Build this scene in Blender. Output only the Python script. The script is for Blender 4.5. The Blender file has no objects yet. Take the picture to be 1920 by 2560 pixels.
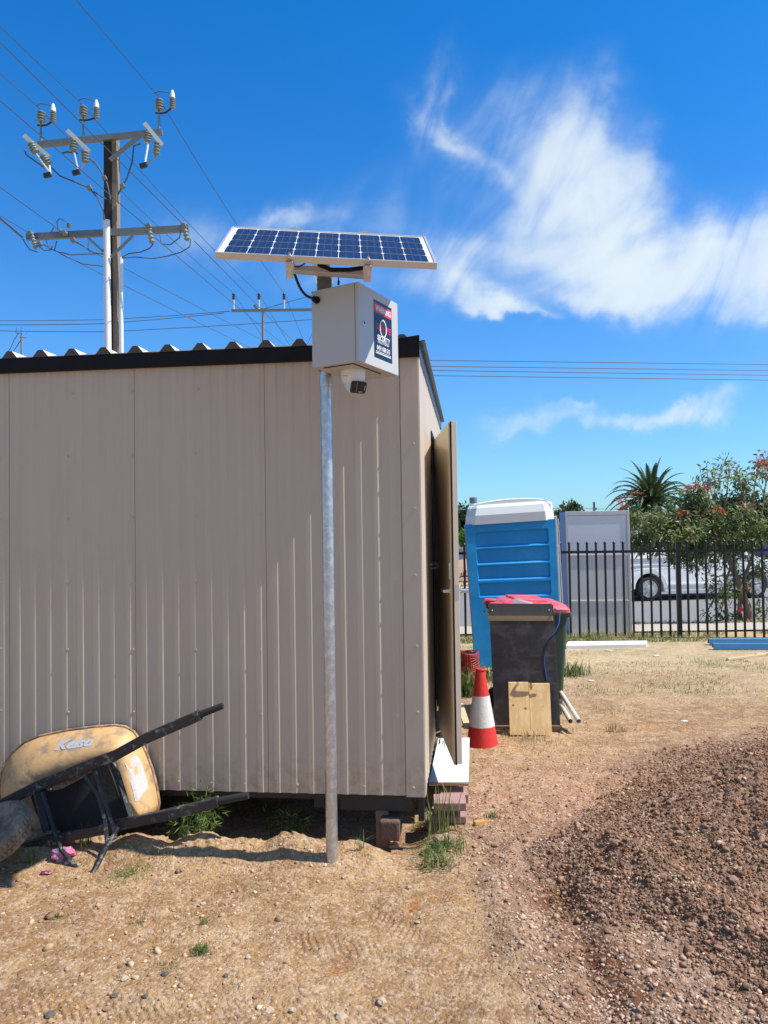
import bpy, math, random
import numpy as np
from mathutils import Vector, Matrix
random.seed(7); rng = np.random.default_rng(7)
R = math.radians
sc = bpy.context.scene
col = sc.collection

# ------------------------------------------------------------------ camera
F = 1923.0; H = 1.65
pitch, roll = R(1.45), R(0.85)
fwd = Vector((0, math.cos(pitch), math.sin(pitch)))
up0 = Vector((0, -math.sin(pitch), math.cos(pitch)))
rt0 = Vector((1, 0, 0))
rt = rt0 * math.cos(roll) - up0 * math.sin(roll)
up = rt0 * math.sin(roll) + up0 * math.cos(roll)
cd = bpy.data.cameras.new('camera'); cam = bpy.data.objects.new('camera', cd); col.objects.link(cam)
m3 = Matrix((rt, up, -fwd)).transposed()
cam.matrix_world = Matrix.Translation((0, 0, H)) @ m3.to_4x4()
cd.sensor_fit = 'VERTICAL'; cd.sensor_height = 36; cd.lens = 36 * F / 2560
cd.clip_start = 0.05; cd.clip_end = 6000
sc.camera = cam
CAM = Vector((0, 0, H))

def ray(px, py):
    return fwd + rt * ((px - 960) / F) + up * ((1280 - py) / F)
def at(px, py, Y):                       # point at depth Y (world y) seen at a photo pixel
    d = ray(px, py); return CAM + d * (Y / d.y)
def grd(px, py, z=0.0):
    d = ray(px, py); return CAM + d * ((z - H) / d.z)

# ------------------------------------------------------------------ light
SAZ = R(8.3)                              # sun comes from the right, slightly in front
SEL = R(54)
sdir = Vector((math.cos(SAZ) * math.cos(SEL), -math.sin(SAZ) * math.cos(SEL), math.sin(SEL)))
ld = bpy.data.lights.new('sun', 'SUN'); ld.energy = 5.0; ld.angle = R(0.5); ld.color = (1, .955, .88)
lo = bpy.data.objects.new('sun', ld); col.objects.link(lo)
lo.rotation_euler = sdir.to_track_quat('Z', 'Y').to_euler()

# ------------------------------------------------------------------ node helpers
class NT:
    def __init__(s, tree): s.t = tree; s.n = tree.nodes; s.l = tree.links
    def new(s, t, **k):
        n = s.n.new(t)
        for a, b in k.items(): setattr(n, a, b)
        return n
    def put(s, sock, v):
        if isinstance(v, bpy.types.NodeSocket): s.l.new(v, sock)
        elif v is not None: sock.default_value = v
    def math(s, op, a, b=None, c=None, clamp=False):
        n = s.new('ShaderNodeMath', operation=op, use_clamp=clamp)
        s.put(n.inputs[0], a); s.put(n.inputs[1], b)
        if c is not None: s.put(n.inputs[2], c)
        return n.outputs[0]
    def mix(s, f, a, b, mode='MIX'):
        n = s.new('ShaderNodeMix', data_type='RGBA', blend_type=mode)
        s.put(n.inputs[0], f); s.put(n.inputs[6], a); s.put(n.inputs[7], b)
        return n.outputs[2]
    def noise(s, vec, scale, detail=4, rough=.55, dist=0):
        n = s.new('ShaderNodeTexNoise'); s.put(n.inputs['Vector'], vec)
        n.inputs['Scale'].default_value = scale; n.inputs['Detail'].default_value = detail
        n.inputs['Roughness'].default_value = rough; n.inputs['Distortion'].default_value = dist
        return n
    def ramp(s, f, lo_, hi, a=0.0, b=1.0):
        n = s.new('ShaderNodeMapRange', interpolation_type='SMOOTHSTEP')
        s.put(n.inputs[0], f)
        for i, v in zip((1, 2, 3, 4), (lo_, hi, a, b)): n.inputs[i].default_value = v
        return n.outputs[0]
def c4(c): return (c[0], c[1], c[2], 1)

MATS = {}
def mat(name, colr, rough=.6, metal=0, var=.12, vscale=6, bump=0, bscale=60, col2=None, spec=.5,
        stretch=None, lo_=.42, hi=.62, island=0, transl=0, coat=0):
    if name in MATS: return MATS[name]
    m = bpy.data.materials.new(name); m.use_nodes = True
    T = NT(m.node_tree); p = T.n['Principled BSDF']; MATS[name] = m
    tc = T.new('ShaderNodeTexCoord').outputs['Object']
    v = tc
    if stretch:
        mp = T.new('ShaderNodeMapping'); T.put(mp.inputs[0], tc); mp.inputs['Scale'].default_value = stretch; v = mp.outputs[0]
    n = T.noise(v, vscale, 6, .62)
    if col2 is None:
        base = T.mix(n.outputs[0], c4([x * (1 - var) for x in colr]), c4([min(1, x * (1 + var)) for x in colr]))
    else:
        base = T.mix(T.ramp(n.outputs[0], lo_, hi), c4(colr), c4(col2))
        n2 = T.noise(v, vscale * 4.3, 4)
        base = T.mix(1.0, base, T.mix(n2.outputs[0], (1 - var, 1 - var, 1 - var, 1), (1 + var, 1 + var, 1 + var, 1)), 'MULTIPLY')
    if island:
        g = T.new('ShaderNodeNewGeometry').outputs['Random Per Island']
        base = T.mix(1.0, base, T.mix(g, (1 - island,) * 3 + (1,), (1 + island,) * 3 + (1,)), 'MULTIPLY')
    T.put(p.inputs['Base Color'], base)
    p.inputs['Roughness'].default_value = rough; p.inputs['Metallic'].default_value = metal
    p.inputs['Specular IOR Level'].default_value = spec
    if coat: p.inputs['Coat Weight'].default_value = coat
    rr = T.math('MULTIPLY_ADD', n.outputs[0], .2, rough - .1, clamp=True)
    if rough < .95: T.put(p.inputs['Roughness'], rr)
    if bump:
        bn = T.noise(v, bscale, 4, .6); b = T.new('ShaderNodeBump'); b.inputs['Strength'].default_value = bump
        b.inputs['Distance'].default_value = .01; T.put(b.inputs['Height'], bn.outputs[0]); T.put(p.inputs['Normal'], b.outputs[0])
    if transl:
        tr = T.new('ShaderNodeBsdfTranslucent'); T.put(tr.inputs[0], base)
        mx = T.new('ShaderNodeMixShader'); mx.inputs[0].default_value = transl
        T.l.new(p.outputs[0], mx.inputs[1]); T.l.new(tr.outputs[0], mx.inputs[2])
        T.l.new(mx.outputs[0], T.n['Material Output'].inputs[0])
    return m

# ------------------------------------------------------------------ mesh builder
class MB:
    def __init__(s): s.v = []; s.f = []
    def add(s, vs, fs):
        o = len(s.v); s.v += [Vector(v) for v in vs]; s.f += [tuple(i + o for i in f) for f in fs]; return s
    def hexa(s, c):                      # 8 corners: bottom 4 ccw, top 4 ccw
        return s.add(c, [(0, 3, 2, 1), (4, 5, 6, 7), (0, 1, 5, 4), (1, 2, 6, 5), (2, 3, 7, 6), (3, 0, 4, 7)])
    def box(s, c, ax, ay, az):           # centre and three half axes
        c, ax, ay, az = Vector(c), Vector(ax), Vector(ay), Vector(az)
        return s.hexa([c - ax - ay - az, c + ax - ay - az, c + ax + ay - az, c - ax + ay - az,
                       c - ax - ay + az, c + ax - ay + az, c + ax + ay + az, c - ax + ay + az])
    def beam(s, a, b, w, h, upv=(0, 0, 1)):
        a, b = Vector(a), Vector(b); d = (b - a); L = d.length; d.normalize()
        x = d.cross(Vector(upv));
        if x.length < 1e-4: x = d.cross(Vector((0, 1, 0)))
        x.normalize(); y = x.cross(d).normalized()
        return s.box((a + b) / 2, d * L / 2, x * w / 2, y * h / 2)
    def tube(s, pts, r, n=8, cap=True):
        pts = [Vector(p) for p in pts]; k = len(pts); rs = r if isinstance(r, (list, tuple)) else [r] * k
        o = len(s.v); prev = None
        for i, p in enumerate(pts):
            d = (pts[min(i + 1, k - 1)] - pts[max(i - 1, 0)]).normalized()
            if prev is None:
                x = d.cross(Vector((0, 0, 1)));
                if x.length < 1e-3: x = d.cross(Vector((0, 1, 0)))
            else: x = prev - d * prev.dot(d)
            x.normalize(); y = d.cross(x); prev = x
            for j in range(n):
                a = 2 * math.pi * j / n; s.v.append(p + (x * math.cos(a) + y * math.sin(a)) * rs[i])
        for i in range(k - 1):
            for j in range(n):
                a = o + i * n + j; b = o + i * n + (j + 1) % n; s.f.append((a, b, b + n, a + n))
        if cap:
            s.f.append(tuple(o + j for j in range(n))[::-1]); s.f.append(tuple(o + (k - 1) * n + j for j in range(n)))
        return s
    def lathe(s, a, axis, prof, n=20):   # prof: list of (radius, distance along axis)
        a = Vector(a); d = Vector(axis).normalized(); x = d.cross(Vector((0, 1, 0.01))).normalized(); y = d.cross(x)
        o = len(s.v)
        for r, t in prof:
            for j in range(n):
                q = 2 * math.pi * j / n; s.v.append(a + d * t + (x * math.cos(q) + y * math.sin(q)) * max(r, 1e-4))
        for i in range(len(prof) - 1):
            for j in range(n):
                p = o + i * n + j; q = o + i * n + (j + 1) % n; s.f.append((p, q, q + n, p + n))
        s.f.append(tuple(o + j for j in range(n))[::-1]); s.f.append(tuple(o + (len(prof) - 1) * n + j for j in range(n)))
        return s
    def prism(s, pts, off):              # closed polygon extruded by a vector
        pts = [Vector(p) for p in pts]; n = len(pts); off = Vector(off)
        return s.add(pts + [p + off for p in pts],
                     [tuple(range(n)), tuple(range(2 * n - 1, n - 1, -1))] + [(i, i + n, (i + 1) % n + n, (i + 1) % n) for i in range(n)])
    def loft(s, loops, cap0=False, cap1=False):
        n = len(loops[0]); o = len(s.v)
        for L in loops: s.v += [Vector(p) for p in L]
        for i in range(len(loops) - 1):
            for j in range(n):
                a = o + i * n + j; b = o + i * n + (j + 1) % n; s.f.append((a, b, b + n, a + n))
        if cap0: s.f.append(tuple(o + j for j in range(n))[::-1])
        if cap1: s.f.append(tuple(o + (len(loops) - 1) * n + j for j in range(n)))
        return s
    def strip(s, A, B):                  # open quads between two polylines
        n = len(A); o = len(s.v); s.v += [Vector(p) for p in A] + [Vector(p) for p in B]
        s.f += [(o + i, o + i + 1, o + n + i + 1, o + n + i) for i in range(n - 1)]; return s
    def build(s, name, m, parent=None, smooth=False, bevel=0, fix=True, solid=0):
        org = WLOC(parent) if parent else Vector((0, 0, 0))
        if parent is None and s.v:
            lo_ = Vector([min(v[i] for v in s.v) for i in range(3)]); hi = Vector([max(v[i] for v in s.v) for i in range(3)])
            org = Vector(((lo_.x + hi.x) / 2, (lo_.y + hi.y) / 2, lo_.z))
        me = bpy.data.meshes.new(name); me.from_pydata([tuple(v - org) for v in s.v], [], s.f)
        if fix:
            import bmesh
            bm = bmesh.new(); bm.from_mesh(me); bmesh.ops.recalc_face_normals(bm, faces=bm.faces); bm.to_mesh(me); bm.free()
        me.update(); me.materials.append(m)
        if smooth:
            me.polygons.foreach_set('use_smooth', [True] * len(me.polygons))
            if smooth != 2: me.set_sharp_from_angle(angle=R(40))
        o = bpy.data.objects.new(name, me); col.objects.link(o)
        if parent: o.parent = parent
        else: o.location = org
        if solid:
            md = o.modifiers.new('s', 'SOLIDIFY'); md.thickness = solid; md.offset = 0
        if bevel:
            md = o.modifiers.new('b', 'BEVEL'); md.width = bevel; md.segments = 2; md.limit_method = 'ANGLE'; md.angle_limit = R(35)
        return o
def WLOC(o):
    v = Vector((0, 0, 0))
    while o: v += o.location; o = o.parent
    return v
def tag(o, label=None, cat=None, group=None, kind=None):
    if label: o['label'] = label
    if cat: o['category'] = cat
    if group: o['group'] = group
    if kind: o['kind'] = kind
    return o
def thing(name, label, cat, loc, group=None):
    o = bpy.data.objects.new(name, None); o.empty_display_size = .1; col.objects.link(o); o.location = Vector(loc)
    return tag(o, label, cat, group)
def copy_child(o, parent, loc):
    c = o.copy(); col.objects.link(c); c.parent = parent; c.location = loc; return c
def npmesh(name, V, Q, m, smooth=False, loc=(0, 0, 0), parent=None):   # V (n,3), Q (k, 3 or 4)
    me = bpy.data.meshes.new(name); V = np.asarray(V, dtype=np.float32) - np.asarray(loc, dtype=np.float32)
    k, w = Q.shape
    me.vertices.add(len(V)); me.vertices.foreach_set('co', V.ravel())
    me.loops.add(k * w); me.loops.foreach_set('vertex_index', Q.astype(np.int32).ravel())
    me.polygons.add(k); me.polygons.foreach_set('loop_start', np.arange(0, k * w, w, dtype=np.int32))
    me.polygons.foreach_set('loop_total', np.full(k, w, dtype=np.int32))
    if smooth: me.polygons.foreach_set('use_smooth', np.ones(k, dtype=bool))
    me.update(calc_edges=True); me.materials.append(m)
    o = bpy.data.objects.new(name, me); col.objects.link(o)
    if parent: o.parent = parent
    else: o.location = loc
    return o
def text(s, name, m, origin, Rv, Uv, size, parent, align='CENTER', shear=0, width=1.0, bold=0, depth=.0006):
    cu = bpy.data.curves.new('t', 'FONT'); cu.body = s; cu.size = 1; cu.align_x = align; cu.align_y = 'CENTER'; cu.shear = shear
    cu.offset = bold; cu.resolution_u = 3
    to = bpy.data.objects.new('t', cu); col.objects.link(to)
    dg = bpy.context.evaluated_depsgraph_get(); dg.update()
    me = bpy.data.meshes.new_from_object(to.evaluated_get(dg)); bpy.data.objects.remove(to)
    Rv, Uv = Vector(Rv).normalized(), Vector(Uv).normalized(); N = Rv.cross(Uv)
    org = WLOC(parent)
    for v in me.vertices:
        c = v.co.copy(); v.co = Vector(origin) + Rv * (c.x * size * width) + Uv * (c.y * size) + N * depth - org
    me.materials.clear(); me.materials.append(m)
    o = bpy.data.objects.new(name, me); col.objects.link(o); o.parent = parent; return o

# value noise
def vnoise(x, y, seed=0):
    xi = np.floor(x).astype(np.int64); yi = np.floor(y).astype(np.int64); xf = x - xi; yf = y - yi
    u = xf * xf * (3 - 2 * xf); v = yf * yf * (3 - 2 * yf)
    def h(a, b):
        n = (a * 374761393 + b * 668265263 + seed * 144665) & 0x7fffffff
        n = ((n ^ (n >> 13)) * 1274126177) & 0x7fffffff
        return ((n ^ (n >> 16)) & 0xffff) / 65535.0
    return (h(xi, yi) * (1 - u) + h(xi + 1, yi) * u) * (1 - v) + (h(xi, yi + 1) * (1 - u) + h(xi + 1, yi + 1) * u) * v
def fbm(x, y, f, o=4, seed=0, g=.5):
    t = 0; a = 1; s = 0
    for i in range(o): t = t + a * (vnoise(x * f, y * f, seed + i) - .5); s += a; a *= g; f *= 2.07
    return t / s
def sstep(x, a, b):
    t = np.clip((x - a) / (b - a), 0, 1); return t * t * (3 - 2 * t)

# ------------------------------------------------------------------ shed frame
TH = R(6.4)
ex = Vector((math.cos(TH), -math.sin(TH), 0)); ey = Vector((math.sin(TH), math.cos(TH), 0)); ez = Vector((0, 0, 1))
C0 = Vector((.197, 4.2, 0))
def sp(a, b, z): return C0 + ex * a + ey * b + ez * z

# ------------------------------------------------------------------ terrain
def mound_mask(x, y):
    x0 = .70 + .06 * np.sin(y * 3.1) + .62 * np.maximum(y - 4.0, 0) + .12 * np.maximum(3.6 - y, 0)
    ramp = np.maximum(0, (x - x0) * .33 + .14 * np.clip(x - x0 - .25, 0, 1))
    ramp = 1.25 * (1 - np.exp(-ramp / 1.25))
    fy = np.exp(-np.where(y > 4.1, ((y - 4.1) / 1.2) ** 2, ((y - 4.1) / 1.0) ** 2))
    return ramp * fy
def soil(x, y):                         # 0 sandy, 1 loose brown fill
    e = .42 + .16 * (4.2 - y) * .35 + .25 * fbm(x, y, 1.6, 3, 5)
    m = sstep(x, e - .10, e + .16) * (1 - sstep(y, 4.45 + .45 * (x - .5), 5.5 + .35 * x))
    return m
def height(x, y, fine=True):
    x = np.asarray(x, float); y = np.asarray(y, float)
    near = 1 - sstep(y, 8, 11)
    z = .03 * fbm(x, y, .7, 3, 11) * near
    mo = mound_mask(x, y); z = z + mo
    s = soil(x, y)
    # ruts through the fill
    cx = .76 + .05 * np.sin(y * 4) + .16 * (3.5 - y) * .35
    rut = np.exp(-((x - cx) / .07) ** 2) * sstep(y, 2.0, 2.3) * (1 - sstep(y, 3.6, 3.8))
    z = z - .035 * rut
    z = z - .06 * np.exp(-((x - .74) / .10) ** 2 - ((y - 3.5) / .13) ** 2)
    rl = np.exp(-((x - (1.42 - (y - 2.9) * .45)) / .10) ** 2) * sstep(y, 2.3, 2.7) * (1 - sstep(y, 3.7, 3.9))
    z = z + .05 * rl * (1 + 1.2 * fbm(x, y, 9, 2, 3))
    z = z + .03 * np.exp(-((x - .47) / .09) ** 2) * (1 - sstep(y, 3.6, 4.0)) * s
    # little bank in front of the shed and the hollow below it
    b = (x - C0.x) * ey.x + (y - C0.y) * ey.y; a = (x - C0.x) * ex.x + (y - C0.y) * ex.y
    shed = sstep(-a, -.15, .1)
    bank = np.exp(-((b + .28 + .05 * fbm(x, y, 3, 2, 8)) / np.where(b > -.28, .07, .14)) ** 2) * shed * sstep(-a, .1, .35)
    z = z + .085 * bank * (1 + 1.2 * fbm(x, y, 6, 2, 4))
    z = z - .09 * sstep(b, -.25, -.12) * shed * (1 - sstep(b, 2.9, 3.4))
    # trodden tyre tread bands pressed into the sand
    for (x0_, y0_, x1_, y1_, w_, fr_) in ((-1.7, 2.72, .25, 2.62, .09, 185), (-1.3, 3.35, .3, 3.42, .085, 175), (-.75, 3.25, .15, 2.95, .10, 190), (-1.5, 3.05, -.55, 3.30, .09, 170), (-.15, 3.45, .35, 2.75, .10, 180), (.10, 2.9, .35, 2.4, .11, 175)):
        L_ = math.hypot(x1_ - x0_, y1_ - y0_); tx, ty_ = (x1_ - x0_) / L_, (y1_ - y0_) / L_
        al = (x - x0_) * tx + (y - y0_) * ty_; ac = -(x - x0_) * ty_ + (y - y0_) * tx
        mk = np.exp(-(ac / w_) ** 4) * sstep(al, 0, .1) * (1 - sstep(al, L_ - .1, L_)) * np.clip(.5 + 2.5 * fbm(x, y, 3, 2, 44), 0, 1)
        z = z + mk * (-.010 + .0035 * np.sin(al * fr_ + 14 * np.abs(ac) / w_))
    if fine:
        z = z + near * ((.028 + .006 * s) * fbm(x, y, 6, 4, 21) + (.006 + .013 * s + .016 * np.clip(mo * 3, 0, 1)) * fbm(x, y, 34, 3, 31)
                        + .03 * bank * fbm(x, y, 22, 3, 9) + .05 * np.clip(mo * 3, 0, 1) * fbm(x, y, 5, 3, 17) + .022 * s * fbm(x, y, 11, 2, 18))
        z = z + .02 * (1 - near) * fbm(x, y, 1.5, 3, 2) * (1 - sstep(y, 12, 13))
    z = z - .05 * sstep(y, 11.9, 12.3) - .36 * sstep(y, 13.6, 15.4) 
    z = z + .30 * sstep(y, 25.2, 26.5) + .25 * sstep(y, 27, 40)
    return z
def gz(x, y): return float(height(np.array([x]), np.array([y]))[0])
def G(px, py):                           # where the ray of a photo pixel meets the terrain
    d = ray(px, py); lo_, hi = 1.0, 60.0
    ts = np.geomspace(1.2, 60, 1600); P = np.array(CAM)[None] + np.array(d)[None] * ts[:, None]
    hh = height(P[:, 0], P[:, 1]); i = int(np.argmax(P[:, 2] < hh)); p = Vector(P[i])
    return Vector((p.x, p.y, float(hh[i])))

vv = np.linspace(1.18, .06, 760)
ys = list(np.linspace(-40, 1.2, 14)) + list(H / vv) + list(np.geomspace(28.5, 3000, 24))
ys = np.array(ys)
inn = np.linspace(-1, 1, 760)
k = 16; outp = np.geomspace(.05, 1, k)
W = np.maximum(.60 * ys, 1.05)[:, None]
Xin = inn[None, :] * W
far = np.maximum(30, ys * 1.5)[:, None]
Xl = -W - (outp[::-1])[None, :] ** 1.6 * far; Xr = W + outp[None, :] ** 1.6 * far
X = np.concatenate([Xl, Xin, Xr], 1); Y = np.repeat(ys[:, None], X.shape[1], 1)
Z = height(X, Y)
nr, nc = X.shape
idx = np.arange(nr * nc).reshape(nr, nc)
Q = np.stack([idx[:-1, :-1], idx[:-1, 1:], idx[1:, 1:], idx[1:, :-1]], -1).reshape(-1, 4)

def ground_material():
    m = bpy.data.materials.new('soil'); m.use_nodes = True; T = NT(m.node_tree); p = T.n['Principled BSDF']
    pos = T.new('ShaderNodeTexCoord').outputs['Object']
    def at_(n): return T.new('ShaderNodeAttribute', attribute_name=n).outputs['Fac']
    big = T.noise(pos, 1.1, 5, .6).outputs[0]; mid = T.noise(pos, 7, 6, .65).outputs[0]; fine = T.noise(pos, 90, 5, .7).outputs[0]
    sand = T.mix(T.ramp(big, .35, .65), (.42, .262, .130, 1), (.30, .17, .078, 1))
    sand = T.mix(T.ramp(mid, .46, .62, 0, .75), sand, (.47, .32, .185, 1))
    sand = T.mix(T.math('MULTIPLY', T.ramp(T.noise(pos, 2.3, 5, .6, .4).outputs[0], .60, .70), .55), sand, (.42, .17, .055, 1))
    fill = T.mix(T.ramp(mid, .40, .62), (.22, .12, .072, 1), (.36, .222, .142, 1))
    fill = T.mix(T.ramp(big, .5, .68, 0, .6), fill, (.42, .275, .19, 1))
    sand = T.mix(T.math('MULTIPLY', T.ramp(T.noise(pos, 3.1, 7, .7, .3).outputs[0], .50, .66), .5), sand, (.25, .135, .062, 1))
    c = T.mix(at_('soil'), sand, fill)
    c = T.mix(at_('heap'), c, T.mix(T.ramp(mid, .35, .65), (.205, .112, .066, 1), (.32, .188, .118, 1)))
    c = T.mix(at_('damp'), c, (.15, .062, .028, 1))
    c = T.mix(at_('reddish'), c, T.mix(mid, (.42, .20, .10, 1), (.52, .31, .19, 1)))
    dry = T.mix(T.ramp(T.noise(pos, 1.8, 6, .7).outputs[0], .38, .62), (.52, .37, .22, 1), (.36, .30, .14, 1))
    dry = T.mix(T.ramp(T.noise(pos, 5, 6, .7).outputs[0], .45, .7, 0, .7), dry, (.58, .47, .33, 1))
    c = T.mix(at_('dry'), c, dry)
    # pebbly speckle
    vo = T.new('ShaderNodeTexVoronoi'); T.put(vo.inputs['Vector'], pos); vo.inputs['Scale'].default_value = 75
    bwn = T.new('ShaderNodeSeparateColor'); T.put(bwn.inputs[0], vo.outputs['Color'])
    c = T.mix(T.math('MULTIPLY', T.ramp(bwn.outputs[0], .72, .8), .35), c, (.62, .5, .40, 1))
    c = T.mix(T.math('MULTIPLY', T.ramp(bwn.outputs[1], .80, .86), .5), c, (.16, .09, .055, 1))
    c = T.mix(1.0, c, T.mix(fine, (.74, .74, .74, 1), (1.24, 1.24, 1.24, 1)), 'MULTIPLY')
    T.put(p.inputs['Base Color'], c); p.inputs['Roughness'].default_value = 1; p.inputs['Specular IOR Level'].default_value = .15
    h = T.math('ADD', T.math('MULTIPLY', mid, .5), T.math('MULTIPLY', T.noise(pos, 55, 6, .7).outputs[0], .26))
    h = T.math('ADD', h, T.math('MULTIPLY', vo.outputs['Distance'], -.12))
    b = T.new('ShaderNodeBump'); b.inputs['Strength'].default_value = 1.0; b.inputs['Distance'].default_value = .045
    T.put(b.inputs['Height'], h); T.put(p.inputs['Normal'], b.outputs[0])
    return m
gm = ground_material()
ground = npmesh('ground', np.stack([X, Y, Z], -1).reshape(-1, 3), Q, gm, smooth=True)
tag(ground, 'sandy building site ground of tan soil and brown loose fill with a heap', kind='structure')
xf, yf = X.ravel(), Y.ravel()
def attr(n, a):
    at_ = ground.data.attributes.new(n, 'FLOAT', 'POINT'); at_.data.foreach_set('value', np.clip(a, 0, 1).astype(np.float32))
attr('soil', soil(xf, yf))
attr('heap', sstep(mound_mask(xf, yf) + .10 * fbm(xf, yf, 3, 3, 40), .0, .10))
dmp = np.exp(-((xf - .76 - .12 * (3.5 - yf)) / .10) ** 2) * sstep(yf, 2.5, 2.8) * (1 - sstep(yf, 3.55, 3.75)) * (.85 + 2.0 * fbm(xf, yf, 4, 3, 51))
dmp2 = sstep(fbm(xf, yf, 2.6, 3, 77), .22, .34) * .35 * (xf > .45) * (yf < 5)
attr('damp', np.maximum(dmp, dmp2))
attr('reddish', np.exp(-((xf - .95) / .55) ** 2 - ((yf - 4.75) / .55) ** 2) * (.75 + 1.5 * fbm(xf, yf, 2.2, 3, 61)))
attr('dry', sstep(yf + 2.2 * fbm(xf, yf, .8, 3, 71), 7.2, 9.4))

# ------------------------------------------------------------------ road, footpath, kerbs
asph = mat('asphalt', (.20, .195, .19), .9, var=.12, vscale=2, bump=.4, bscale=120, spec=.3)
conc = mat('path_concrete', (.42, .37, .30), .9, var=.12, vscale=3, bump=.2)
kerbc = mat('kerb_concrete', (.46, .43, .38), .85, var=.15, vscale=3)
def slab(name, y0, y1, z0, z1, m, lab):
    b = MB(); n = 40
    xs = [-60 + 120 * i / n for i in range(n + 1)]
    b.strip([(x, y0, z0) for x in xs], [(x, y1, z1) for x in xs])
    o = b.build(name, m); return tag(o, lab, kind='structure')
slab('road', 15.9, 25.1, -.385, -.385, asph, 'grey asphalt road beyond the fence')
slab('footpath', 12.45, 13.35, -.02, -.02, conc, 'concrete footpath just beyond the fence')
kb = MB(); kb.box((0, 15.75, -.522), (60, 0, 0), (0, .15, 0), (0, 0, .13)); tag(kb.build('near_kerb', kerbc, bevel=.02), 'concrete kerb on the near side of the road', kind='structure')
kb = MB(); kb.box((0, 25.25, -.36), (60, 0, 0), (0, .15, 0), (0, 0, .15)); tag(kb.build('far_kerb', kerbc, bevel=.02), 'concrete kerb on the far side of the road', kind='structure')

# ------------------------------------------------------------------ gravel and clods
ICO_V = np.array([(0, 0, 1), *[(.894 * math.cos(a), .894 * math.sin(a), .447) for a in np.arange(5) * 2 * math.pi / 5],
                  *[(.894 * math.cos(a + math.pi / 5), .894 * math.sin(a + math.pi / 5), -.447) for a in np.arange(5) * 2 * math.pi / 5], (0, 0, -1)])
ICO_F = [(0, i, i % 5 + 1) for i in range(1, 6)] + [(i, i + 5, i % 5 + 1) for i in range(1, 6)] + [(i % 5 + 1, i + 5, i % 5 + 6) for i in range(1, 6)] + [(11, i % 5 + 6, i + 5) for i in range(1, 6)]
ICO_F = np.array(ICO_F)
def stones(name, x, y, s, m, label, flat=.65):
    n = len(x); V = ICO_V[None] * (1 + .38 * rng.standard_normal((n, 12, 1)).clip(-1.3, 1.3))
    V = V * (s[:, None, None]) * np.stack([1 + .3 * rng.random(n), .75 + .4 * rng.random(n), flat + .3 * rng.random(n)], 1)[:, None, :]
    a = rng.random(n) * 6.28; ca, sa = np.cos(a)[:, None], np.sin(a)[:, None]
    xx = V[..., 0] * ca - V[..., 1] * sa; yy = V[..., 0] * sa + V[..., 1] * ca
    z = height(x, y)
    V = np.stack([xx + x[:, None], yy + y[:, None], V[..., 2] + z[:, None] + s[:, None] * .10], -1).reshape(-1, 3)
    Fc = (ICO_F[None] + (np.arange(n) * 12)[:, None, None]).reshape(-1, 3)
    return tag(npmesh(name, V, Fc, m), label, kind='stuff')
gravm = mat('gravel_mix', (.30, .18, .115), .95, var=.25, vscale=8, island=.55, col2=(.46, .33, .24), spec=.2)
clodm = mat('clod_soil', (.235, .128, .077), .98, var=.3, vscale=30, bump=.8, bscale=220, island=.45, col2=(.39, .245, .16), spec=.15)
sandst = mat('sand_pebble', (.40, .26, .15), .95, var=.25, vscale=9, island=.5, col2=(.50, .38, .27), spec=.2)
def sample(n, y0=1.9, y1=8.0):
    v = rng.uniform(H / y1, H / y0, n); y = H / v; x = rng.uniform(-.56, .56, n) * (y + .3); return x, y
x, y = sample(60000); s_ = soil(x, y); keep = rng.random(len(x)) < s_ * (1 - .8 * (mound_mask(x, y) > .12)); x, y = x[keep], y[keep]
stones('gravel', x, y, rng.lognormal(math.log(.0042), .45, len(x)).clip(.002, .016), gravm, 'loose reddish gravel over the brown fill')
x, y = sample(190000, 2.2, 6.5); keep = (mound_mask(x, y) + .08 * fbm(x, y, 3, 3, 40) > .035) & (rng.random(len(x)) < .85); x, y = x[keep], y[keep]
stones('soil_clods', x, y, rng.lognormal(math.log(.0037), .50, len(x)).clip(.0016, .017), clodm, 'crumbly clods of brown soil covering the heap', .8)
x, y = sample(12000, 1.9, 6); keep = rng.random(len(x)) < (1 - soil(x, y)) * sstep(fbm(x, y, 1.3, 3, 90), -.25, .3); x, y = x[keep], y[keep]
inshed = ((x - C0.x) * ex.x + (y - C0.y) * ex.y < 0) & ((x - C0.x) * ey.x + (y - C0.y) * ey.y > .05); x, y = x[~inshed], y[~inshed]
stones('pebbles', x, y, rng.lognormal(math.log(.0030), .65, len(x)).clip(.0014, .018), sandst, 'scattered pebbles on the sandy ground')

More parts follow.
